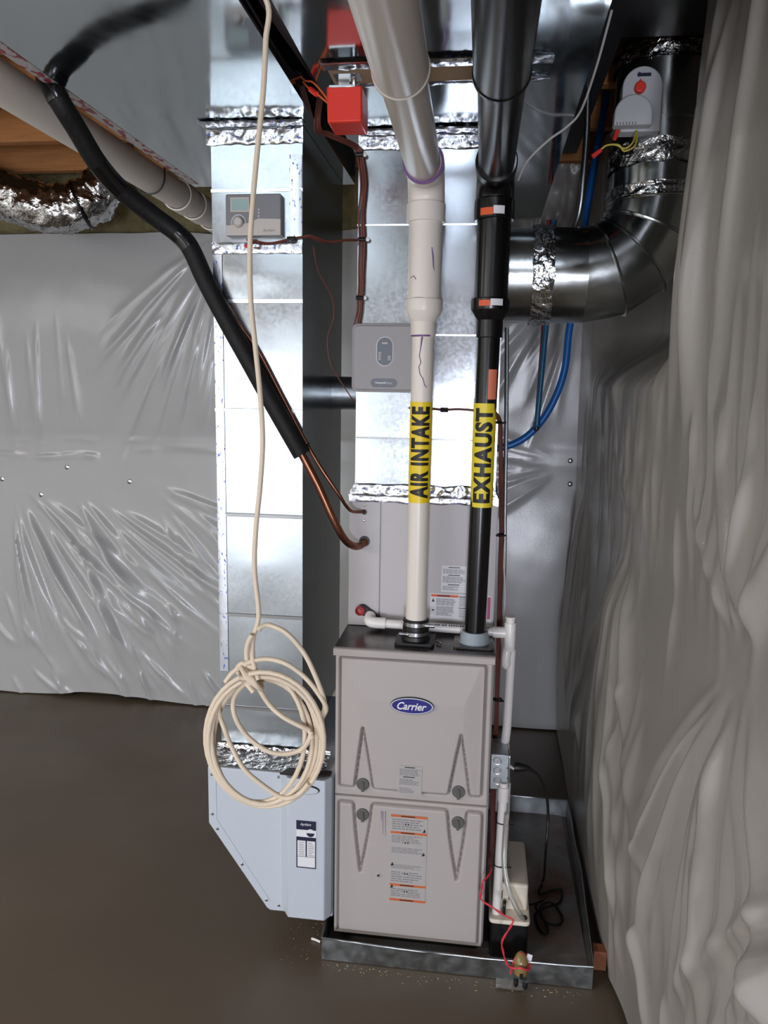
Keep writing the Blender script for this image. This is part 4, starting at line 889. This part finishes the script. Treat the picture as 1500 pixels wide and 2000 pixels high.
# ================================================================== CONDENSATE PUMP
pz = .13
cp = [at(955, 1793, z=pz), at(1036, 1806, z=pz)]
px0, px1, py0 = cp[0].x, cp[1].x, (cp[0].y+cp[1].y)/2; py1 = .30
pump = thing('condensate_pump', 'beige and black condensate pump in the drain pan beside the furnace', 'pump', ((px0+px1)/2, .15, .006))
MB().prism(arc_corner([(px0+.004, py0+.004), (px1-.004, py0+.004), (px1-.004, py1), (px0+.004, py1)], [.015]*4), .007, pz-.012, axis='z').build('tank', 'black_plastic', pump)
MB().prism(arc_corner([(px0, py0), (px1, py0), (px1, py1+.004), (px0, py1+.004)], [.016]*4), pz-.013, pz, axis='z').build('lid', 'pump_beige', pump, bevel=.003)
m0, m1 = at(975, 1775, z=pz), at(1030, 1790, z=pz)
MB().prism(arc_corner([(px0+.024, py0+.05), (px1-.006, py0+.05), (px1-.006, py1), (px0+.024, py1)], [.012]*4), pz-.001, pz+.085, axis='z').build('motor_cover', 'pump_beige', pump, bevel=.008, seg=3)
mb = MB()
for xx in (px0+.035, px0+.056): mb.box(xx, xx+.0035, py0+.0492, py0+.0505, pz+.035, pz+.062)
mb.build('vent_slot', 'ink', pump)
hl = at(1022, 1795, z=pz); MB().lathe([(0, .012), (.0012, .012)], (hl.x, hl.y+.006, pz), n=20).build('inlet_hole', 'ink', pump)
mb = MB(); mb.tube(smooth_path([(px0+.044, py0+.03, pz), (px0+.044, py0+.03, pz+.03), (px0+.046, py0+.04, pz+.034)], 4), .005, 10); mb.build('hose_barb', 'black_plastic', pump)
ct = [at(990, 1590, y=.06), at(986, 1640, y=.05), at(985, 1690, y=.03), at(993, 1735, y=.01), at(1007, 1770, y=.0), at(1018, 1790, y=.01), Vector((hl.x, hl.y+.004, pz-.006))]
tag(MB().tube(smooth_path(ct, 8), .0075, 12).build('clear_tube', 'clear_tube'), 'clear plastic tube curving into the condensate pump lid', 'tube')
# black power cord: from the box cover to the pump, heaped on the pan
zf = .0125
cord = [at(1008, 1498, y=.15), at(1028, 1500, y=.15), at(1052, 1515, y=.16), at(1066, 1545, y=.17), at(1071, 1600, y=.18), at(1066, 1660, y=.17), at(1062, 1715, z=.05), at(1052, 1745, z=.02), at(1075, 1740, z=zf), at(1096, 1738, z=zf), at(1092, 1762, z=zf), at(1060, 1775, z=zf+.008), at(1045, 1790, z=zf), at(1058, 1820, z=zf), at(1070, 1815, z=zf), at(1056, 1775, z=zf+.012), at(1075, 1762, z=zf+.01), at(1098, 1790, z=zf), at(1090, 1806, z=zf), at(1066, 1800, z=zf+.01), at(1046, 1770, z=zf+.02), at(1060, 1758, z=zf+.02), at(1040, 1765, z=.06), Vector((px1-.004, .16, .09))]
cdo = thing('power_cord', 'black power cord looping down from the electrical box onto the pan', 'cord', at(1060, 1770, z=0.007))
MB().tube(smooth_path(cord, 8), .0042, 10).build('cable', 'black_rubber', cdo)
mb = MB(); mb.tube([cord[0]+Vector((-.004, 0, 0)), cord[0]+Vector((.004, 0, 0)), cord[1], cord[1]+Vector((.012, .004, -.004))], [.014, .015, .009, .0055], 12); mb.build('plug', 'black_rubber', cdo)

# leak switch clipped to the pan rim, with red wire
sw = at(1018, 1868, y=PY0-.006); lk = thing('leak_switch', 'small amber float switch with red wire clipped on the pan rim', 'float switch', (sw.x, PY0, .01))
mb = MB(); mb.lathe([(-.004, .016), (.0, .019), (.035, .021), (.05, .014), (.058, .006)], (sw.x, PY0-.012, .038), (0, .25, 1), 18); mb.build('float_body', 'sensor_amber', lk)
mb = MB()
for s in (-1, 1): mb.lathe([(0, .0075), (.014, .0065), (.02, .003)], (sw.x+s*.013, PY0-.028, .028+.008*s*-.3), (0, -.25, -1), 12)
mb.lathe([(0, .005), (.012, .005)], (sw.x+.001, PY0-.030, .050), (0, -.1, -1), 10); mb.build('contact', 'black_plastic', lk)
mb = MB(); c = Vector((sw.x+.022, PY0-.004, .078)); mb.add([c+Vector(v) for v in ((-.008, 0, -.006), (.006, 0, -.010), (.010, .004, .010), (-.004, .004, .014), (-.008, .001, -.006), (.006, .001, -.010), (.010, .005, .010), (-.004, .005, .014))], [(0, 1, 2, 3), (7, 6, 5, 4), (0, 4, 5, 1), (1, 5, 6, 2), (2, 6, 7, 3), (3, 7, 4, 0)]); mb.build('paper_tag', 'paper', lk, label='small white paper tag')
rw = [at(957, 1690, y=.05), at(960, 1700, y=.0), at(950, 1716, y=-.03), at(943, 1722, y=-.04), at(941, 1740, y=-.04), at(940, 1757, y=-.04), at(962, 1772, y=-.045), at(985, 1788, y=-.05), at(1002, 1797, y=-.06), at(996, 1812, y=-.065), at(981, 1838, y=-.068), at(983, 1860, y=-.07), at(990, 1882, y=-.075), Vector((sw.x-.026, PY0-.03, .066)), Vector((sw.x, PY0-.034, .072)), Vector((sw.x+.022, PY0-.024, .062)), Vector((sw.x+.020, PY0+.004, .075)), Vector((sw.x, PY0-.004, .094)), Vector((sw.x-.02, PY0-.010, .070)), Vector((sw.x-.028, PY0-.03, .046))]
mb = MB(); rp = smooth_path(rw, 7)
for s in (0, PI): mb.tube([p+Vector((.0016*math.cos(i*.5+s), 0, .0016*math.sin(i*.5+s))) for i, p in enumerate(rp)], .0018, 6)
mb.build('wire', 'red_wire', lk, label='twisted red wire')

# ================================================================== WIRING
def bundle(name, label, paths, m, clips=(), r=.0022, n=5, spread=.005, seed=1, cat='wire'):
    rd = random.Random(seed); t = thing(name, label, cat, paths[0][-1]); 
    for i in range(n):
        mb = MB(); ox, oz = rd.uniform(-1, 1)*spread, rd.uniform(-1, 1)*spread
        for P in paths:
            sp = smooth_path(P, 8); mb.tube([p+Vector((ox+spread*.5*fbm(k*.12, i*7, 1), .4*oz*0-abs(oz)*.6, oz*.4)) for k, p in enumerate(sp)], r, 6)
        mb.build('strand', m, t)
    for q, d in clips:
        mb = MB(); mb.tube([q+Vector((-.011, -.006, 0)), q+Vector((.011, -.007, 0))], .006, 8, 0); mb.lathe([(0, .0065), (.003, .006), (.004, .003)], q+Vector((d, -.004, 0)), (0, -1, 0), 12, 1); mb.build('cable_clip', ['black_plastic', 'pvc_bright'], t, label='black cable clip with white nail head')
    return t
yv = CY-.006
bundle('control_wires', 'bundle of brown control wires stapled down the left edge of the plenum', [[Vector((-.048, .05, 2.46)), at(620, 245, y=.10), at(640, 262, y=.14), at(670, 275, y=.17), at(697, 290, y=yv), at(705, 310, y=yv), at(709, 370, y=yv), at(707, 430, y=yv), at(707, 500, y=yv), at(704, 570, y=yv), at(703, 600, y=yv), at(698, 634, y=yv)]], 'brown_wire', [(at(703, 303, y=yv), .014), (at(708, 468, y=yv), .015), (at(704, 582, y=yv), .013)], r=.0028, n=7, spread=.008, seed=2)
bundle('humidistat_wires', 'brown control wires running from the plenum bundle to the humidity control', [[at(700, 470, y=yv-.004), at(675, 470, y=.17), at(640, 473, y=.14), at(605, 462, y=.108), at(590, 464, y=RY-.006), at(565, 468, y=RY-.006), at(530, 476, y=RY-.008), at(505, 474, y=RY-.01), at(485, 468, y=RY-.012)]], 'brown_wire', [(at(570, 467, y=RY-.006), -.004)], r=.0026, n=5, spread=.005, seed=5)
mb = MB(); mb.tube(smooth_path([at(482, 478, y=RY-.012), at(500, 468, y=RY-.02), at(508, 482, y=RY-.014), at(495, 484, y=RY-.014)], 6), .0018, 6, 0); mb.tube([at(478, 480, y=RY-.012), at(486, 482, y=RY-.012)], .004, 8, 1)
tag(mb.build('wire_splice', ['brown_wire', 'red_knob']), 'red wire splice below the humidity control', 'wire')
tag(MB().tube(smooth_path([at(612, 480, y=.13), at(622, 530, y=.15), at(648, 580, y=.17), at(652, 620, y=.18), at(640, 660, y=.18), at(646, 710, y=.18), at(672, 755, y=.19), at(692, 785, y=.205)], 8), .0018, 6).build('thin_wire', 'brown_wire'), 'single thin brown wire wandering down the gap beside the return duct', 'wire')
bundle('sensor_wires', 'short brown wires stapled across the plenum between the two vent pipes', [[at(800, 797, y=yv), at(845, 799, y=yv), at(868, 801, y=yv-.002), at(900, 800, y=yv), at(935, 803, y=yv), at(960, 806, y=yv)]], 'brown_wire', [(at(868, 801, y=yv), .0)], n=3, spread=.003, seed=8)
xs_ = CX1+.012
bundle('furnace_wires', 'brown and red wires hanging down the right side of the coil cabinet', [[at(966, 806, y=yv), at(976, 830, y=.22), at(978, 900, y=.23), at(979, 1000, y=.235), at(977, 1100, y=.235), at(974, 1220, y=.24), at(972, 1300, y=.24), at(970, 1400, y=.22), at(964, 1470, y=.22), at(962, 1560, y=.16), at(961, 1640, y=.12), at(957, 1690, y=.09)]], 'brown_wire', [], r=.0028, n=5, spread=.006, seed=11)
tag(MB().tube(smooth_path([at(990, 640, y=.30), at(989, 800, y=.29), at(986, 1000, y=.28), at(985, 1100, y=.27), at(980, 1225, y=.27)], 8), .0065, 10).build('metal_conduit', 'emt'), 'thin grey metal conduit standing behind the exhaust pipe', 'conduit')
tag(MB().tube(smooth_path([at(980, 1000, y=.25), at(984, 1100, y=.25), at(986, 1160, y=.25), at(983, 1222, y=.25), at(975, 1290, y=.25)], 8), .0030, 8).build('white_wire', 'white_wire'), 'thin white wire hanging beside the coil cabinet', 'wire')
for py_, yy_ in ((826, .2), (1045, .22), (1366, .22)):
    p = at(976 if py_ < 1300 else 972, py_, y=yy_); mb = MB(); mb.ring(p, (0, 0, 1), .012, .003, 18, 6); mb.tube([p+Vector((.006, -.012, 0)), p+Vector((.018, -.014, .002))], .003, 6)
    tag(mb.build('zip_tie', 'black_plastic'), {826: 'black zip tie on the wires beside the yellow exhaust band', 1045: 'black zip tie halfway down the wires beside the coil cabinet', 1366: 'black zip tie on the wires beside the upper furnace door'}[py_], 'zip tie')
tag(MB().tube(smooth_path([at(1012, 352, y=.3), at(1030, 315, y=.25), at(1070, 275, y=.2), at(1107, 248, y=.15), at(1135, 215, y=.1), at(1165, 130, y=0), at(1195, 20, y=-.1)], 8), .003, 8).build('overhead_wire', 'white_wire'), 'thin pale wire arching up beside the exhaust elbow', 'wire')

# pex water lines and conduit behind the round duct
YP = 1.0
px_ = thing('blue_water_line', 'bright blue plastic water line curving behind the furnace', 'water pipe', at(985, 872, y=YP))
MB().tube(smooth_path([at(1185, 180, y=YP), at(1165, 300, y=YP), at(1148, 400, y=YP), at(1125, 560, y=YP), at(1111, 650, y=YP), at(1103, 720, y=YP), at(1085, 775, y=YP), at(1058, 822, y=YP), at(1025, 855, y=YP), at(985, 873, y=YP), at(930, 880, y=YP)], 8), .0135, 14).build('pipe', 'blue_pex', px_)
p2_ = thing('capped_water_line', 'darker blue plastic water line hanging straight with a black end cap', 'water pipe', at(1047, 850, y=YP-.03))
a_, b_ = at(1070, 600, y=YP-.03), at(1048, 832, y=YP-.03)
MB().tube([at(1082, 430, y=YP-.03), a_, b_], .0105, 14).build('pipe', 'teal_pex', p2_)
dv_ = (b_-a_).normalized(); MB().lathe([(-.015, .014), (.0, .014), (.004, .012)], b_, dv_, 14).build('crimp_ring', 'teal_pex', p2_); MB().lathe([(0, .010), (.016, .009), (.02, .005)], b_, dv_, 14).build('end_cap', 'black_plastic', p2_)
tag(MB().tube([at(1072, 430, y=YP+.03), at(1061, 650, y=YP+.03), at(1050, 800, y=YP+.03)], .009, 12).build('red_water_line', 'red_pex'), 'red plastic water line half hidden behind the darker blue one', 'water pipe')
gc = [at(1148, 190, y=.61), at(1146, 260, y=.61), at(1140, 340, y=.61), at(1134, 400, y=.62), at(1124, 438, y=.64), at(1100, 480, y=.68)]
tag(MB().tube(smooth_path([Vector((gc[0].x, .61, 2.585))]+gc, 8), .010, 12).build('grey_conduit', 'emt'), 'grey conduit rising between the supply trunk and round duct', 'conduit')

# ================================================================== HANGING CABLE
YC = -.72
def cpt(x, y, d=0.): return at(380+x/4.167, 1160+y/4.167, y=YC+d)
hang = [Vector((-.052, -.80, 2.49)), Vector((-.052, -.79, 2.36)), Vector((-.03, -.765, 2.325)), at(520, 0, y=-.73), at(519, 80, y=YC), at(514, 180, y=YC), at(503, 290, y=YC), at(494, 390, y=YC), at(488, 490, y=YC), at(490, 590, y=YC), at(499, 680, y=YC), at(508, 770, y=YC), at(513, 860, y=YC), at(508, 950, y=YC), at(500, 1030, y=YC), at(497, 1110, y=YC), at(505, 1190, y=YC), cpt(510, 250), cpt(480, 340), cpt(470, 450), cpt(480, 560, -.01), cpt(520, 700, -.02)]
cab = MB(); RC = .0046
cab.tube(smooth_path(hang, 8), RC, 10)
turns = []
cfg = [(118, 130, 0, 0), (112, 125, 0, 4), (105, 127, -1, -2), (98, 121, -4, 5), (91, 125, -11, -3)]
for k, (a, b, ox, oy) in enumerate(cfg):
    for i in range(36):
        t = -PI*.62+2*PI*i/36; tl = .22
        ca, sa = a*math.cos(t), b*math.sin(t)
        turns.append(at(517+ox+ca*math.cos(tl)*1.0-sa*.10+sa*0, 1444+oy+sa+ca*.16, y=YC+.012*math.sin(t*1+k)+(k-2)*.006))
cab.tube(turns, RC, 10)
for P in ([(520, 300), (545, 268), (610, 255), (750, 320), (890, 480), (980, 660), (1045, 830), (1060, 930), (1035, 1000), (1045, 1100), (1055, 1180)],
          [(400, 580), (475, 545), (600, 530), (750, 570), (900, 680), (1020, 830), (1070, 930), (1040, 1010), (1030, 1100), (1040, 1180)],
          [(510, 690), (400, 740), (320, 850), (330, 1000), (430, 1160), (600, 1280), (750, 1300), (870, 1265), (930, 1190), (950, 1120)],
          [(470, 330), (430, 420), (430, 550), (500, 720), (600, 890), (720, 1000), (870, 1080), (930, 1110), (960, 1180)],
          [(215, 800), (195, 900), (205, 990), (240, 1090), (290, 1220), (400, 1420), (560, 1560), (700, 1650), (780, 1660), (860, 1620), (930, 1540)],
          [(480, 800), (400, 700), (345, 620), (390, 565), (460, 590), (480, 680), (440, 730), (390, 660)],
          [(250, 720), (310, 640), (390, 590), (470, 600), (500, 700)]):
    cab.tube(smooth_path([cpt(x, y, -.012+.004*i % .01) for i, (x, y) in enumerate(P)], 8), RC, 10)
for k in range(6): c = cpt(430+14*k, 650+10*k, -.004); cab.ring(c, (.75, .2, .5), .020, RC, 18, 8)
tag(cab.build('hanging_cable', 'cable_beige'), 'beige cable hanging from the ceiling with its end wound into a coil', 'cable')

# ================================================================== UPPER LEFT
wp = thing('overhead_drain_pipe', 'large off white plastic pipe running along the left edge of the return trunk', 'pipe', (-.735, .2, 2.26))
wx = -.777; wz = 2.360
MB().lathe([(0, .05), (4.4, .05)], (wx, -2.9, wz), (0, 1, 0), 36).build('pipe', 'pvc', wp)
cy1 = at(310, 380, x=wx).y
for yk in (.86, 1.02, 1.22): MB().lathe([(0, .0525), (.001, .058), (.09, .058), (.091, .0525)], (wx, yk, wz), (0, 1, 0), 36, cap=False).build('coupling', 'pvc', wp)
mb = MB(); n = 20; mb.tube([(wx+.056*math.cos(a), .62, wz+.056*math.sin(a)) for a in [PI*1.0+PI*k/n for k in range(n+1)]]+[(wx+.056, .62, 2.6)], .003, 6); mb.tube([(wx-.056, .62, wz), (wx-.056, .62, 2.6)], .003, 6); mb.build('hanger_strap', 'black_plastic', wp)
# flexible foil duct
fx = thing('flexible_duct', 'crumpled silver flexible duct sagging near the ceiling at the far left', 'duct', at(60, 440, y=1.3))
path = [at(-330, 300, y=1.25), at(-120, 345, y=1.25), at(0, 380, y=1.25), at(80, 405, y=1.25), at(140, 405, y=1.27), at(185, 385, y=1.3), at(215, 340, y=1.33), at(225, 290, y=1.36)]
sp_ = smooth_path(path, 14); mb = MB(); vs = []; N = len(sp_); n = 40
for i, p in enumerate(sp_):
    T = (sp_[min(i+1, N-1)]-sp_[max(i-1, 0)]).normalized(); u = T.cross(Vector((0, 1, 0))).normalized(); v = T.cross(u)
    for k in range(n):
        a = 2*PI*k/n; r = .092-.02*max(0, (i/N-.7))/.3+.012*fbm(math.cos(a)*2.5, math.sin(a)*2.5, i*.28)+.012*ridged(fbm(math.cos(a)*3, math.sin(a)*3, i*.55+9), 1.5)
        vs.append(p+u*(math.cos(a)*r)+v*(math.sin(a)*r))
mb.add(vs, [(i*n+k, (i*n+(k+1) % n), (i+1)*n+(k+1) % n, (i+1)*n+k) for i in range(N-1) for k in range(n)]); mb.build('foil_jacket', 'flex_foil', fx, angle=70)
p = sp_[int(N*.62)]; T = (sp_[int(N*.62)+1]-p).normalized(); u = T.cross(Vector((0, 1, 0))).normalized(); v = T.cross(u)
MB().tube([p+u*(math.cos(2*PI*k/24)*.103)+v*(math.sin(2*PI*k/24)*.103) for k in range(25)], .006, 6).build('strap', 'black_tape', fx, label='black tape strap')
# cables in the gap between the trunks, brown darkened for its shade
mb = MB()
for k, x in enumerate((-.065, -.055, -.045, -.036)):
    mb.tube(smooth_path([(x, -1.6, 2.44+.01*k), (x+.006, -.9, 2.42), (x-.004, -.5, 2.40-.006*k), (x+.004, -.15, 2.41), (x, .06, 2.43)], 6), .004, 6)
mat('shaded_wire', (44, 26, 24), .5)  # brown wire darkened for the shade in the gap
tag(mb.build('gap_cables', 'shaded_wire'), 'brown cables, coloured dark for shade, lying in the deep gap between the two trunks', 'cable')
tag(bx(-.08, -.024, -2.8, 1.3, 2.53, 2.562).build('gap_shade_strip', 'black_foam'), 'added black strip standing for the shade deep between the trunks', 'board')  # added strip, coloured black for the shade deep in the gap

for i_, (lx_, ly_) in enumerate(FILL_LAMPS):  # housings of the added fill lights
    t = thing('fill_light', ('unseen long flat fill light added beside the glass door', 'unseen long flat fill light added in the middle of the open floor', 'unseen long flat fill light added nearest the back wall')[i_], 'added lamp', (lx_, ly_, 2.51))
    bx(lx_-.6, lx_+.6, ly_-.16, ly_+.16, 2.51, 2.597).build('housing', 'frame_white', t, bevel=.004)
tag(MB().prism([(.605, -1.3), (.79, -1.3), (.79, -.05), (.99, .10), (.99, .235), (.715, .235), (.715, 1.25), (.605, 1.25)], 2.586, 2.598, axis='z').build('joist_shade_panel', 'black_plastic'), 'black panel added to stand for shade under the joists above the round duct', 'shade panel')  # added panel, its black stands for the unlit joist space
# ================================================================== FLOOR BITS
a = at(1178, 1850, z=.0); mb = bx(PX1+.012, PX1+.05, a.y-.10, .06, 0.0005, .06); tag(mb.build('wood_block', 'wood_red', None, bevel=.002), 'reddish wooden board between the drain pan and the right wall', 'board')
rdm = random.Random(12)
cr = MB()
def chip(p, s_):
    pts = sorted([Vector((rdm.uniform(-1, 1)*s_, rdm.uniform(-1, 1)*s_, 0)) for _ in range(5)], key=lambda v: math.atan2(v.y, v.x)); n = 5
    cr.add([p+v+Vector((0, 0, .0004)) for v in pts]+[p+v*.8+Vector((0, 0, s_*.5)) for v in pts], [tuple(range(n-1, -1, -1)), tuple(range(n, 2*n))]+[(i, (i+1) % n, n+(i+1) % n, n+i) for i in range(n)])
for i in range(150): chip(Vector((rdm.uniform(-.02, .72), PY0-.012-abs(rdm.gauss(0, .016)), 0)), rdm.uniform(.001, .0035))
for i in range(50): chip(Vector((rdm.uniform(-.16, -.03), rdm.uniform(-.08, .12), 0)), rdm.uniform(.0008, .0028))
tag(cr.build('sawdust', 'debris'), 'tan sawdust crumbs scattered on the floor along the drain pan', 'debris')['kind'] = 'stuff'
p = at(617, 1839, z=0); mb = MB(); mb.tube(smooth_path([p+Vector((-.014, .006, .004)), p+Vector((0, 0, .006)), p+Vector((.014, -.004, .004))], 4), .0035, 8); tag(mb.build('plastic_scrap', 'pvc_bright'), 'small white plastic scrap on the floor left of the pan', 'scrap')
p = at(1015, 1783+150, z=0)
p = at(1000, 1925, z=0); mb = MB(); grid(mb, lambda u, v: (p.x-.045+.08*u, p.y-.02+.05*v, .004+.006*abs(fbm(u*4, v*4, 3))), 14, 10); tag(mb.build('plastic_wrapper', 'clear_tube'), 'crumpled clear wrapper on the floor below the float switch', 'wrapper')
